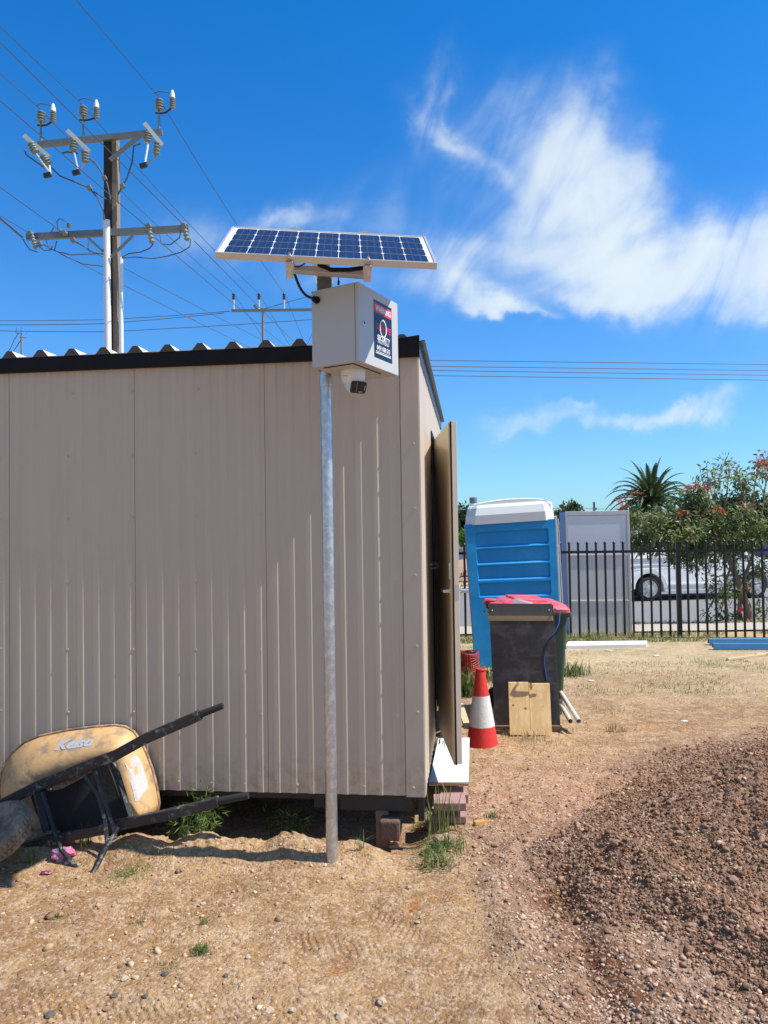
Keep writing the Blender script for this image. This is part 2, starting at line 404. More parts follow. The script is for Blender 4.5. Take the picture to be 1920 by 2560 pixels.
rockm = [mat('pale_rock', (.42, .32, .22), .95, var=.2, bump=.6), mat('brown_rock', (.28, .17, .11), .95, var=.2, bump=.6), mat('dark_rock', (.10, .085, .075), .9, var=.2, bump=.5)]
def rock(px, py, r, mi, label=None, group='larger stones lying on the sandy ground', name='stone', cat='stone'):
    p = G(px, py); r = r * (.8 if group else 1) * (.75 if name == 'earth_lump' else 1)
    import bmesh
    bm = bmesh.new(); bmesh.ops.create_icosphere(bm, subdivisions=2, radius=1)
    sd = random.random() * 99; sx, sy, sz = 1 + .4 * random.random(), .8 + .3 * random.random(), .5 + .25 * random.random()
    for v in bm.verts:
        c = v.co; f = 1 + 1.1 * float(fbm(np.array([c.x * 1.3 + sd]), np.array([c.y * 1.3 + c.z * 1.7 + sd]), 1.3, 3, 5)[0])
        v.co = Vector((c.x * sx, c.y * sy, c.z * sz)) * r * f
    me = bpy.data.meshes.new(name); bm.to_mesh(me); bm.free(); me.materials.append(rockm[mi])
    o = bpy.data.objects.new(name, me); col.objects.link(o); o.location = (p.x, p.y, p.z + r * .25); o.rotation_euler.z = random.random() * 6
    tag(o, label or ['small pale stone lying on the sandy ground', 'small brown stone lying on the sandy ground', 'small dark stone lying on the sandy ground'][mi], cat,
        (group + [' (pale)', ' (brown)', ' (dark)'][mi]) if group else None)
    return o
for px, py, r, mi in [(310, 2450, .020, 0), (338, 2445, .016, 0), (620, 2396, .014, 0), (654, 2415, .012, 0), (852, 2545, .026, 0), (508, 2262, .014, 0),
                      (126, 2541, .024, 2), (285, 2494, .013, 2), (362, 2493, .013, 2), (412, 2437, .016, 2), (563, 2443, .013, 2), (200, 2337, .016, 1),
                      (266, 2527, .013, 1), (672, 2530, .018, 0), (955, 2508, .02, 0), (1078, 2440, .010, 0), (1022, 2223, .018, 0), (1045, 2310, .012, 0),
                      (450, 2180, .022, 1), (195, 2196, .014, 0), (730, 2530, .014, 0), (640, 2495, .014, 1), (725, 2210, .012, 1), (860, 2195, .013, 0), (300, 2420, .01, 2)]:
    rock(px, py, r, mi)
for px, py, r in [(1240, 2115, .035), (1575, 2435, .03), (1520, 2330, .02), (1730, 2320, .03), (1760, 2300, .03), (1660, 2195, .03), (1890, 2280, .035), (1835, 2205, .035), (1700, 2085, .03), (1540, 2110, .03), (1430, 2130, .03), (1800, 2375, .03)]:
    rock(px, py, r, 1, 'rounded lump of brown earth on the loose fill', 'earth lumps on the fill', 'earth_lump', 'earth lump')

# ------------------------------------------------------------------ SHED
wallm = mat('wall_paint', (.54, .455, .355), .42, var=.07, vscale=2.2, spec=.5, bump=.25, bscale=2.2, stretch=(1.6, 1.6, .5))
_T = NT(wallm.node_tree); _p = _T.n['Principled BSDF']; _b = _p.inputs['Base Color'].links[0].from_socket
_tc = _T.new('ShaderNodeTexCoord').outputs['Object']; _s = _T.new('ShaderNodeSeparateXYZ'); _T.put(_s.inputs[0], _tc)
_mp = _T.new('ShaderNodeMapping'); _T.put(_mp.inputs[0], _tc); _mp.inputs['Scale'].default_value = (3, 3, .25)
_dst = _T.math('MULTIPLY', _T.ramp(_s.outputs[2], .0, .34, .75, 0), _T.ramp(_T.noise(_tc, 16, 6, .7).outputs[0], .42, .66, 0, 1))
_T.put(_p.inputs['Base Color'], _T.mix(_T.math('ADD', _dst, _T.math('MULTIPLY', _T.ramp(_T.noise(_mp.outputs[0], 4, 6, .65).outputs[0], .50, .75), .22)), _b, (.40, .29, .18, 1)))
blackm = mat('black_trim', (.008, .008, .010), .6, var=.2, spec=.2)
roofm = mat('roof_sheet', (.66, .64, .60), .45, var=.08)
galv = mat('galvanised_steel', (.50, .52, .54), .38, .85, var=.18, vscale=30, bump=.08, bscale=40, col2=(.64, .66, .68), lo_=.45, hi=.6)
screwm = mat('screw_paint', (.50, .46, .40), .4, .2)
doorm = mat('door_paint', (.52, .41, .27), .35, var=.04, vscale=2)
steel = mat('brushed_steel', (.62, .62, .60), .28, .9, var=.1)
darkst = mat('dark_steel', (.03, .03, .03), .5, .3, var=.3)
ZB = at(1058, 1990, 4.2).z; ZT = at(1040, 860, 4.2).z
print('shed z', ZB, ZT)
LW, DP = 5.2, 3.1
shed = thing('site_shed', 'beige ribbed metal site shed with black roof trim raised off the ground', 'shed', sp(-2.6, 1.5, ZB))
def ribbed(P, wid, joints, z0, z1, step, depth=.0050, pitch=.0953, rw=.050, rise=.012):
    # profile running along a wall: list of (s, out); P(s,out,z) -> world
    prof = []
    for j0, j1 in zip(joints[:-1], joints[1:]):
        L = j1 - j0; prof += [(j0 + .0005, .0015)]
        n = max(1, round(L / pitch)); pt = L / n
        for i in range(n):
            s0 = j0 + pt * (i + .5) - rw / 2
            wdt = rise * (.7 + .6 * random.random()); dd = depth * (.85 + .3 * random.random())
            prof += [(s0, .0), (s0 + wdt, dd), (s0 + rw - wdt, dd), (s0 + rw, .0)]
        prof += [(j1 - .0045, .0015), (j1 - .003, -.003), (j1 - .0005, -.003)]
    b = MB(); n = 2
    rows = []
    for z in (z0, z1): rows.append([P(s, o, z) for s, o in prof])
    b.strip(rows[0], rows[1]); return b
js = [-.099 - .762 * i for i in range(0, 8)][::-1]
js[0] = -LW
wall = ribbed(lambda s, o, z: sp(s, -o, z), LW, js, ZB, ZT, 1).build('wall', wallm, shed, fix=False)
cf = MB()    # corner flashing
cf.box(sp(-.048, -.002, (ZB + ZT) / 2 - .003), ex * .05, ey * .0045, ez * ((ZT - ZB) / 2 + .003))
cf.box(sp(.0035, .05, (ZB + ZT) / 2 - .003), ex * .0035, ey * .05, ez * ((ZT - ZB) / 2 + .003))
cf.build('corner_flashing', wallm, shed, bevel=.001)
D0, D1 = 1.27, 2.2      # doorway along the side
DZ0, DZ1 = ZB + .04, 2.33
# side wall: joints before / after the door
sj = [.1, .72, D0 - .03]
ribbed(lambda s, o, z: sp(o, s, z), 1, sj, ZB, ZT, 1).build('wall', wallm, shed, fix=False)
ribbed(lambda s, o, z: sp(o, s, z), 1, [D1 + .03, DP], ZB, ZT, 1).build('wall', wallm, shed, fix=False)
ribbed(lambda s, o, z: sp(o, s, z), 1, [D0 - .028, D1 + .028], DZ1 + .03, ZT, 1).build('wall', wallm, shed, fix=False)
bw = MB(); bw.box(sp(-LW / 2, DP + .005, (ZB + ZT) / 2), ex * LW / 2, ey * .004, ez * (ZT - ZB) / 2)
bw.box(sp(-LW - .004, DP / 2, (ZB + ZT) / 2), ex * .004, ey * DP / 2, ez * (ZT - ZB) / 2); bw.build('rear_wall', wallm, shed)
jm = MB()
for b_ in (D0 - .015, D1 + .015): jm.box(sp(-.03, b_, (DZ0 + DZ1) / 2), ex * .04, ey * .016, ez * (DZ1 - DZ0) / 2)
jm.box(sp(-.03, (D0 + D1) / 2, DZ1 + .015), ex * .04, ey * ((D1 - D0) / 2 + .03), ez * .015); jm.build('door_frame', blackm, shed)
fl = MB(); fl.box(sp(-LW / 2, DP / 2, ZB + .02), ex * (LW / 2 - .02), ey * (DP / 2 - .02), ez * .018); fl.build('floor', darkst, shed)
# screws
sm = MB(); sm.lathe(sp(0, 0, 0), (-ey), [(.0085, 0), (.0085, .0015), (.0062, .002), (.0062, .0055), (.001, .006)], 10)
scr = sm.build('screw', screwm, shed, smooth=True)
scr.location = Vector((0, 0, 0)); base_scr = Vector(scr.location)
def screw(a, b, z, side=False):
    c = scr.copy(); col.objects.link(c); c.parent = wall; off = sp(a, b, z) - sp(0, 0, 0)
    c.location = off
for zpx in (1125, 1285, 1450, 1625, 1788):
    zz = at(780, zpx, 4.25).z
    for a in (-.14, -.90, -1.27, -1.64, -2.03, -2.44): screw(a, -.002, zz + random.uniform(-.004, .004))
    screw(-.03, -.0065, zz + .02)
for a in (-.06, -.33, -.52, -.70, -1.0, -1.19, -1.38, -1.55, -1.75, -1.95, -2.15): screw(a, -.0025 if a < -.1 else -.0065, ZB + .045 + random.uniform(-.004, .004))
for a in (-.30, -.70, -1.25, -1.64, -2.0): screw(a, -.002, at(780, 960, 4.25).z)
scr.parent = wall; scr.location = sp(-.14, -.002, at(780, 1005, 4.25).z) - sp(0, 0, 0)
# fascia (front), side barge, roof
LIP = .036
FZ0 = at(1045, 890, 4.2 - LIP).z; FZ1 = at(1045, 853, 4.2 - LIP).z
print('fascia', FZ0, FZ1)
fa = MB()
fa.box(sp(-LW / 2, -LIP / 2, (FZ0 + FZ1) / 2), ex * (LW / 2 + .012), ey * (LIP / 2), ez * (FZ1 - FZ0) / 2)
fa.build('fascia', blackm, shed, bevel=.004)
fb = MB(); fb.box(sp(.0075, DP / 2, (FZ0 + FZ1) / 2 + .008), ex * .006, ey * (DP / 2 + .03), ez * ((FZ1 - FZ0) / 2)); 
fb.box(sp(.022, DP / 2, FZ1 + .004), ex * .022, ey * (DP / 2 + .03), ez * .003)
fb.build('barge_cap', mat('barge_cap', (.03, .035, .045), .3, .1), shed, bevel=.002)
cb = MB(); cb.prism([sp(.012, -LIP - .003, FZ0 - .004), sp(-.16, -LIP - .003, FZ0 + .004), sp(-.17, -LIP - .003, FZ1 - .002), sp(-.1, -LIP - .003, FZ1 + .020), sp(.014, -LIP - .003, FZ1 + .034)], ey * .006)
cb.build('corner_cap', blackm, shed)
# roof sheet with trapezoid ribs running front to back
rp = []; a = .09
ribs_a = [-.652 + .19 * 3 - .19 * i for i in range(29)]
for c in ribs_a:
    if c - .04 < -LW: break
    rp += [(c + .045, 0), (c + .014, .036), (c - .014, .036), (c - .045, 0)]
rp = [(.02, 0)] + rp + [(-LW - .02, 0)]
rz = FZ1 + .004
rf = MB(); fr = [sp(a, -LIP + .0, rz + h) for a, h in rp]; bk = [sp(a, DP + .05, rz + h + .03) for a, h in rp]
rf.strip(fr, bk)
rfo = rf.build('roof', roofm, shed, fix=False, solid=.004)
en = MB()
for c in ribs_a:
    if c - .05 < -LW: break
    en.prism([sp(c + .047, -LIP - .003, rz - .003), sp(c + .0145, -LIP - .003, rz + .0375), sp(c - .0145, -LIP - .003, rz + .0375), sp(c - .047, -LIP - .003, rz - .003)], ey * .01)
tag(en.build('rib_closure', mat('rib_closure', (.075, .063, .052), .7), rfo), kind='stuff')
# under frame
uf = MB()
uf.box(sp(-LW / 2 - .02, .06, ZB - .022), ex * (LW / 2 - .02), ey * .03, ez * .02)
uf.box(sp(-.27, .045, ZB - .05), ex * .20, ey * .02, ez * .045)
uf.box(sp(-LW / 2, DP - .1, ZB - .05), ex * (LW / 2 - .05), ey * .03, ez * .05)
uf.box(sp(-.02, .03, ZB - .07), ex * .016, ey * .02, ez * .07)
for q in (-.6, -1.6, -2.7, -3.8): uf.box(sp(q, DP / 2, ZB - .06), ex * .03, ey * (DP / 2 - .1), ez * .055)
uf.build('floor_frame', darkst, shed, bevel=.003)
brick = mat('old_brick', (.13, .075, .055), .95, var=.25, vscale=9, bump=.6)
pier = MB(); c = sp(-.24, .10, 0); g0 = gz(c.x, c.y) - .02
pier.box((c.x, c.y, (g0 + ZB - .04) / 2), ex * .035, ey * .05, ez * ((ZB - .04 - g0) / 2)); pier.build('support_post', mat('pier_timber', (.22, .16, .11), .9, var=.2, vscale=8), shed, bevel=.004)
pb = MB(); c = sp(-.19, .04, 0); pb.box((c.x, c.y, .035), ex * .055, ey * .08, ez * .055); pb.build('footing_block', brick, shed, bevel=.012)

# the door, folded back on its hinges
h0 = sp(.035, D0 + .02, 0); n0 = Vector((.405, 4.60, 0))
dv = (n0 - h0); DWd = dv.length; dv.normalize(); dn = Vector((dv.y, -dv.x, 0)).normalized()
if dn.x > 0: dn = -dn                     # towards the shed wall
zt_, zb_ = at(1138, 1056, 4.6).z, at(1143, 1912, 4.6).z
def dp(s, o, z): return h0 + dv * s + dn * o + ez * z
dr = MB(); dr.box(dp(DWd / 2, 0, (zt_ + zb_) / 2), dv * DWd / 2, dn * .012, ez * (zt_ - zb_) / 2)
door = dr.build('door', doorm, shed, bevel=.002); door['label'] = 'open brown shed door folded back towards the wall'
de = MB(); de.box(dp(DWd + .004, -.021, (zt_ + zb_) / 2 + .006), dv * .005, dn * .015, ez * (zt_ - zb_) / 2)
de.build('door_edge', mat('door_edge', (.66, .58, .47), .4), door, bevel=.001)
ds = MB(); ds.box(dp(DWd + .003, -.001, (zt_ + zb_) / 2 + .003), dv * .003, dn * .004, ez * ((zt_ - zb_) / 2 + .004)); ds.build('seal', blackm, door)
zh = at(1140, 1478, 4.65).z
hd = MB(); hd.lathe(dp(DWd - .065, .012, zh), dn, [(.024, 0), (.024, .006), (.012, .008), (.010, .04)], 16)
hd.tube([dp(DWd - .065, .046, zh), dp(DWd - .09, .05, zh), dp(DWd - .17, .05, zh)], .009, 10); hd.build('handle', steel, door, smooth=True)
hd = MB(); hd.lathe(dp(DWd - .065, -.05, zh), -dn, [(.024, 0), (.024, .006), (.012, .008), (.010, .05)], 16)
hd.tube([dp(DWd - .065, -.096, zh), dp(DWd - .09, -.10, zh), dp(DWd - .17, -.10, zh)], .009, 10); hd.build('handle', steel, door, smooth=True)
lp = MB(); lp.box(dp(DWd + .0095, -.021, zh), dv * .001, dn * .011, ez * .045); lp.build('lock_plate', steel, door)
hp = MB(); hp.box(dp(DWd - .045, .0145, zh + .125), dv * .030, dn * .0025, ez * .05); hp.box(dp(DWd - .025, .016, zh + .125), dv * .006, dn * .004, ez * .048); hp.build('latch_plate', galv, door, bevel=.001)
bl = MB(); bl.beam(sp(.006, .72, at(1080, 1410, 5).z), sp(.05, .85, at(1080, 1410, 5).z), .03, .018); bl.tube([sp(.02, .66, zh + .13), sp(.065, .8, zh + .13)], .007, 8); bl.build('hasp', steel, shed, bevel=.002)
for hz in (zt_ - .2, zb_ + .2, (zt_ + zb_) / 2):
    hg = MB(); hg.tube([dp(0, 0.01, hz - .05), dp(0, 0.01, hz + .05)], .009, 8); hg.build('hinge', darkst, door, smooth=True)

# ------------------------------------------------------------------ step board, bricks
pa = [at(1072, 1951, 4.74), at(1171, 1954, 4.74), at(1174, 1848, 5.74), at(1096, 1845, 5.74)]
zs = sum(p.z for p in pa) / 4
bd = MB(); bd.hexa([Vector((p.x, p.y, zs - .02)) for p in pa] + [Vector((p.x, p.y, zs)) for p in pa])
step = bd.build('step_board', mat('white_laminate', (.74, .76, .78), .45, var=.05, vscale=30, stretch=(1, .15, 1)))
tag(step, 'white laminated board laid as a doorstep on reddish bricks beside the shed', 'board')
eb = MB(); eb.box((pa[0] + pa[1]) / 2 + Vector((0, -.0015, zs - (pa[0].z + pa[1].z) / 2 - .012)), (pa[1] - pa[0]) / 2 * .995, (0, .0016, 0), (0, 0, .008)); eb.build('raw_edge', mat('raw_edge', (.36, .22, .13), .9), step)
redb = mat('red_paver', (.34, .20, .185), .92, var=.15, vscale=14, bump=.4)
def brk(px, py, Y, w, d, h, rz_, label):
    p = at(px, py, Y); b = MB(); q = Matrix.Rotation(rz_, 3, 'Z')
    b.box((p.x, p.y, p.z), q @ Vector((w / 2, 0, 0)), q @ Vector((0, d / 2, 0)), (0, 0, h / 2))
    return tag(b.build('paver', redb, bevel=.004), label, 'paver')
brk(1122, 2037, 4.42, .19, .16, .04, -.05, 'lowest reddish paver, half buried under the front of the doorstep')
brk(1124, 2006, 4.38, .18, .15, .045, -.04, 'dusty reddish paver lying in the sun in front of the white doorstep')
brk(1134, 1986, 4.78, .17, .16, .05, -.02, 'reddish paver right under the white doorstep board, in its shade')
def brk2(px, py, Y, w, h): p = at(px, py, Y); return p

# ------------------------------------------------------------------ SOLAR SECURITY POLE
PX, PY = -.282, 3.84
sunpole = thing('camera_pole', 'galvanised steel pole standing in front of the shed, carrying the solar panel and security box', 'pole', (PX, PY, 0))
def polex(z): return (PX - .000 * z, PY, z)
NL, NR, FR_, FL_ = at(536.6, 630, 3.30), at(1093, 657, 3.365), at(1055.5, 589.5, 3.86), at(575, 565.5, 3.795)
boxb = at(903, 902, 3.5).z; boxt = at(902, 703, 3.5).z; print('box', boxb, boxt)
ptop = at(820, 690, 3.84).z
pm = MB(); pm.tube([(PX, PY, -.1), (PX, PY, boxb + .02)], .029, 28)
pole = pm.build('pole_tube', galv, sunpole, smooth=True)
cl = MB(); cl.lathe((PX, PY, boxb - .055), (0, 0, 1), [(.033, 0), (.033, .05)], 24); cl.build('pole_collar', galv, sunpole, smooth=True)
sq = MB(); sq.box((PX - .0, PY, (boxb + .03 + ptop) / 2), (.036, 0, 0), (0, .03, 0), (0, 0, (ptop - boxb - .03) / 2)); sq.build('square_post', mat('painted_bracket', (.22, .20, .19), .5, .4), sunpole, bevel=.003)
# enclosure
bN = Vector((-.104, 3.5, 0)); bR = Vector((.084, 3.86, 0)); bL = Vector((-.332, 3.636, 0))
du = (bR - bN); DW_ = du.length; du.normalize(); dw = (bL - bN); BD = dw.length; dw.normalize(); dno = -dw     # door outward normal
boxm = mat('enclosure_paint', (.48, .48, .465), .42, var=.03, vscale=3, bump=.04, bscale=150)
encl = thing('security_box', 'light grey steel security box with warning sticker mounted on the pole below the solar panel', 'control box', bN + Vector((0, 0, boxb)))
def bx_(s, t, z): return bN + du * s + dw * t + ez * z        # s along door, t into the box
bm_ = MB(); zc = (boxb + boxt) / 2; hz_ = (boxt - boxb) / 2
bm_.box(bx_(DW_ / 2, (BD + .021) / 2, zc), du * (DW_ / 2 - .002), dw * ((BD - .021) / 2), ez * hz_); bm_.build('box_body', boxm, encl, bevel=.003)
gk = MB(); gk.box(bx_(DW_ / 2, .0195, zc), du * (DW_ / 2 - .006), dw * .003, ez * (hz_ - .004)); gk.build('door_seal', blackm, encl)
dd = MB(); dd.box(bx_(DW_ / 2, .009, zc), du * DW_ / 2, dw * .009, ez * hz_); bdoor = dd.build('box_door', boxm, encl, bevel=.003)
lk = MB(); lk.lathe(bx_(.048, 0, zc + .002), dno, [(.011, 0), (.011, .003), (.008, .004)], 18); lk.build('lock', steel, bdoor, smooth=True)
lk = MB(); lk.lathe(bx_(.048, -.003, zc + .002), dno, [(.006, 0), (.006, .002)], 12); lk.build('lock_barrel', darkst, bdoor)
bt = MB(); bt.prism([bx_(.03, .05, boxb - .004), bx_(.03, .215, boxb - .004), bx_(.30, .215, boxb - .004), bx_(.30, .05, boxb - .004)], (0, 0, .003)); plate = bt.build('camera_plate', boxm, encl, bevel=.001)
bs = MB(); bs.box(bx_(.165, .047, boxb - .0022), du * .135, dw * .0012, ez * .002); bs.box(bx_(.027, .13, boxb - .0022), du * .0012, dw * .085, ez * .002); bs.build('plate_gap', blackm, encl)
for s_, t_ in ((.06, .08), (.06, .17), (.26, .08), (.15, .075)):
    q = MB(); q.lathe(bx_(s_, t_, boxb - .004), (0, 0, -1), [(.005, 0), (.003, .003)], 8); q.build('bolt', steel, plate)
# sticker
stw, sth = .186, .276
sc_ = bx_(.242, 0, zc + .003)
def stp(u, v, o=0.0): return sc_ + du * u * 1.14 + ez * v * 1.05 + dno * (.0012 + o)
navy = mat('sticker_navy', (.006, .011, .032), .35); redm = mat('sticker_red', (.62, .02, .05), .35, var=.03); whitem = mat('sticker_white', (.80, .80, .80), .4, var=.02)
stk = MB(); stk.box(stp(0, 0, -.0006), du * stw / 2, dno * .0006, ez * sth / 2); sign = stk.build('warning_sticker', navy, bdoor)
rb = MB(); rb.box(stp(0, .097, .0002), du * (stw / 2 - .001), dno * .0003, ez * .023); rb.build('red_band', redm, sign)
DU = du; 
text('WARNING', 'lettering', whitem, stp(.002, .096, .0006), DU, ez, 0.0388, sign, width=.85, bold=.03)
text('SC', 'lettering', redm, stp(-.046, .012, .0002), DU, ez, 0.0456, sign, width=1.0, bold=.02, shear=.3)
text('PE', 'lettering', redm, stp(.046, .012, .0002), DU, ez, 0.0456, sign, width=1.0, bold=.02, shear=.3)
rg = MB(); 
ringp = [(math.cos(a), math.sin(a)) for a in np.linspace(0, 2 * math.pi, 33)]
rg.strip([stp(.031 * c, .015 + .042 * s, .0009) for c, s in ringp], [stp(.025 * c, .015 + .036 * s, .0009) for c, s in ringp]); rg.build('scope_ring', whitem, sign)
ch = MB(); ch.box(stp(0, .015, .0007), du * .0008, dno * .0001, ez * .034); ch.box(stp(0, .015, .0007), du * .025, dno * .0001, ez * .0008); ch.build('crosshair', redm, sign)
text('SECURITY', 'lettering', whitem, stp(0, -.036, .0004), DU, ez, 0.0342, sign, width=.85, bold=.025, shear=.2)
text('-SOLUTIONS-', 'lettering', whitem, stp(0, -.055, .0004), DU, ez, 0.0177, sign, width=1.15, bold=.01)
text('0431 038 513', 'lettering', whitem, stp(0, -.084, .0004), DU, ez, 0.0308, sign, width=.80, bold=.03)
ln = MB(); ln.box(stp(0, -.1005, .0004), du * .078, dno * .0003, ez * .0012); ln.box(stp(0, -.108, .0004), du * .078, dno * .0003, ez * .0024); ln.build('underline', whitem, sign)
# cable gland and cable
gl_ = bx_(0.0, BD - .035, at(798, 748, 3.6).z)
gmd = MB(); gmd.lathe(gl_ - du * .0, -du, [(.017, 0), (.017, .012), (.013, .014), (.013, .03), (.008, .034)], 16); gmd.build('cable_gland', blackm, encl, smooth=True)
g1 = gl_ - du * .03; cs = at(735, 680, 3.62)
pts = []
for i in range(13):
    t = i / 12; p = g1.lerp(cs, t); p.z -= .035 * math.sin(math.pi * t) * (1 - .3 * t); p += -du * .03 * math.sin(math.pi * t) * .6; pts.append(p)
tag(MB().tube(pts, .0065, 8).build('cable', mat('black_rubber', (.012, .012, .012), .55), None, smooth=True), 'thick black cable running from the solar panel down into the side of the grey box', 'cable')
ant = MB(); ant.tube([at(846, 712, 3.75), at(846, 685, 3.75)], .003, 6); ant.tube([at(846, 712, 3.75), at(847, 702, 3.75)], .006, 6); ant.build('antenna', blackm, encl)
# turret camera
camr = thing('security_camera', 'white turret security camera with black glass front hanging under the grey box', 'camera', bx_(.165, .13, boxb - .1))
cc = bx_(.155, .125, boxb - .004)
wpl = mat('white_plastic', (.72, .72, .71), .35, var=.02)
tb = MB(); tb.lathe(cc, (0, 0, -1), [(.060, 0), (.061, .004), (.060, .012), (.058, .030), (.056, .045), (.048, .060), (.030, .070), (.001, .073)], 36); tb.build('camera_base', wpl, camr, smooth=True)
look = Vector((.42, -.80, -.42)).normalized()
lx = look.cross(Vector((0, 0, 1))).normalized(); ly = lx.cross(look)
ec = cc + Vector((0.008, 0, -.068))
eb_ = MB(); loops = []
for t, sc2 in ((-.045, .55), (-.035, .85), (-.01, 1.0), (.03, 1.0), (.040, .97)):
    loops.append([ec + look * t + lx * (.044 * sc2 * math.copysign(abs(math.cos(a)) ** .55, math.cos(a))) + ly * (.036 * sc2 * math.copysign(abs(math.sin(a)) ** .55, math.sin(a))) for a in np.linspace(0, 2 * math.pi, 33)[:-1]])
eb_.loft(loops, True, True); eb_.build('camera_head', wpl, camr, smooth=True)
gl2 = MB(); loops = []
for t, sc2 in ((.040, .93), (.047, .92), (.050, .86)):
    loops.append([ec + look * t + lx * (.044 * sc2 * math.copysign(abs(math.cos(a)) ** .35, math.cos(a))) + ly * (.032 * sc2 * math.copysign(abs(math.sin(a)) ** .35, math.sin(a))) for a in np.linspace(0, 2 * math.pi, 33)[:-1]])
gl2.loft(loops, True, True); lens = gl2.build('lens_cover', mat('black_glass', (.008, .008, .008), .12, spec=.6), camr, smooth=True)
lm = MB(); lm.box(ec + look * .0505 + lx * .012, lx * .0008, look * .0004, ly * .026); lm.box(ec + look * .0505 - lx * .030, lx * .002, look * .0004, ly * .012); lm.box(ec + look * .0505 - lx * .01 - ly * .02, lx * .010, look * .0004, ly * .0022); lm.build('lens_marking', mat('lens_marking', (.35, .35, .35), .5), lens)
for o_ in (-.012, .026):
    q = MB(); q.lathe(ec + look * .0502 + lx * o_ + ly * .004, look, [(.009, 0), (.007, .0012), (.001, .0012)], 18); q.build('lens', mat('lens_glass', (.02, .02, .025), .08), lens, smooth=True)
q = MB(); q.tube([cc + Vector((-.045, -.037, -.03)), cc + Vector((-.025, -.052, -.034))], .0015, 5); q.build('seam', blackm, camr)
# ---- solar panel
aX = (NR - NL); PWd = aX.length; aX.normalize(); aYv = (FL_ - NL); PH = aYv.length
aYv = aYv.normalized(); aYv = (aYv - aX * aYv.dot(aX)).normalized(); aN = aX.cross(aYv)
panel = thing('solar_panel', 'silver framed solar panel tilted on top of the pole', 'solar panel', NL.lerp(FR_, .5))
def pp(s, t, n=0): return NL + aX * (s * PWd) + aYv * (t * PH) + aN * n
alu = mat('aluminium_frame', (.62, .61, .59), .38, .55, var=.05)
fr_ = MB(); fw = .011; ft = .030
def pbox(mb, s0, s1, t0, t1, n0, n1):
    c = [pp(s, t, n) for n in (n0, n1) for s, t in ((s0, t0), (s1, t0), (s1, t1), (s0, t1))]; mb.hexa(c)
pbox(fr_, 0, 1, 0, fw / PH, -ft, 0); pbox(fr_, 0, 1, 1 - fw / PH, 1, -ft, 0)
pbox(fr_, 0, fw / PWd, fw / PH + .0005, 1 - fw / PH - .0005, -ft, 0); pbox(fr_, 1 - fw / PWd, 1, fw / PH + .0005, 1 - fw / PH - .0005, -ft, 0)
fr_.build('frame', alu, panel, bevel=.0012)
bs_ = MB(); pbox(bs_, fw / PWd, 1 - fw / PWd, fw / PH, 1 - fw / PH, -.010, -.005); bs_.build('backsheet', mat('backsheet', (.78, .78, .78), .3, var=.02), panel)
cellm = mat('solar_cell', (.013, .017, .045), .30, 0, var=.25, vscale=9, spec=.45)
ce = MB(); s0, s1, t0, t1 = .034, .966, .04, .96
for i in range(9):
    for j in range(4):
        w_, h_ = (s1 - s0) / 9, (t1 - t0) / 4
        a0, a1 = s0 + i * w_ + .0018, s0 + (i + 1) * w_ - .0018; b0, b1 = t0 + j * h_ + .0070, t0 + (j + 1) * h_ - .0070
        cx_, cy_ = .012, .018
        pts = [(a0 + cx_ * .6, b0), (a1 - cx_ * .6, b0), (a1, b0 + cy_), (a1, b1 - cy_), (a1 - cx_ * .6, b1), (a0 + cx_ * .6, b1), (a0, b1 - cy_), (a0, b0 + cy_)]
        ce.prism([pp(s, t, -.0049) for s, t in pts], aN * .0012)
ce.build('solar_cells', cellm, panel)
bb = MB()
for i in range(9):
    for q_ in (.33, .67):
        s = s0 + (i + q_) * (s1 - s0) / 9; pbox(bb, s - .0007, s + .0007, t0, t1, -.0037, -.0034)
bb.build('busbars', mat('busbar', (.22, .25, .36), .3, .6), panel)
for s in (.325, .82 - .0):
    s = {.325: .333, .82: .685}[s]
    rl_ = MB(); pbox(rl_, s - .02, s + .02, -.012, 1.0, -ft - .028, -ft - .0005); rl_.build('rail', alu, panel, bevel=.002)
    rc = MB(); pbox(rc, s - .022, s + .022, -.035, -.001, -.006, .003); pbox(rc, s - .016, s + .016, -.052, -.008, -ft - .062, -.020); rc.build('clamp', galv, panel, bevel=.002)
    nb_ = MB(); nb_.lathe(pp(s, -.03, .003), aN, [(.009, 0), (.009, .006), (.005, .007), (.005, .014)], 8); nb_.build('bolt', steel, panel)
    rc2 = MB(); pbox(rc2, s - .03, s + .03, 1.0, 1.02, -.006, .004); rc2.build('clamp', galv, panel)
bk2 = MB(); bk2.beam(at(728, 673, 3.46), at(922, 688, 3.50), .05, .027); bk2.build('cross_beam', alu, panel, bevel=.003)
bk3 = MB(); bk3.box(Vector((PX, PY - .16, ptop - .012)), (.045, 0, 0), (0, .20, 0), (0, 0, .014)); bk3.build('tilt_bracket', galv, panel, bevel=.003)
jb = MB(); pbox(jb, .42, .62, .28, .5, -ft - .028, -.012); jb.build('junction_box', blackm, panel, bevel=.004)
cbk = MB(); cbk.tube([pp(.46, .1, -.045), pp(.52, .06, -.06), pp(.60, .07, -.058), pp(.67, .1, -.05)], .010, 8); cbk.tube([pp(.335, .12, -.06), pp(.37, .02, -.05), pp(.41, .12, -.04)], .003, 6); cbk.build('wiring', blackm, panel, smooth=True)


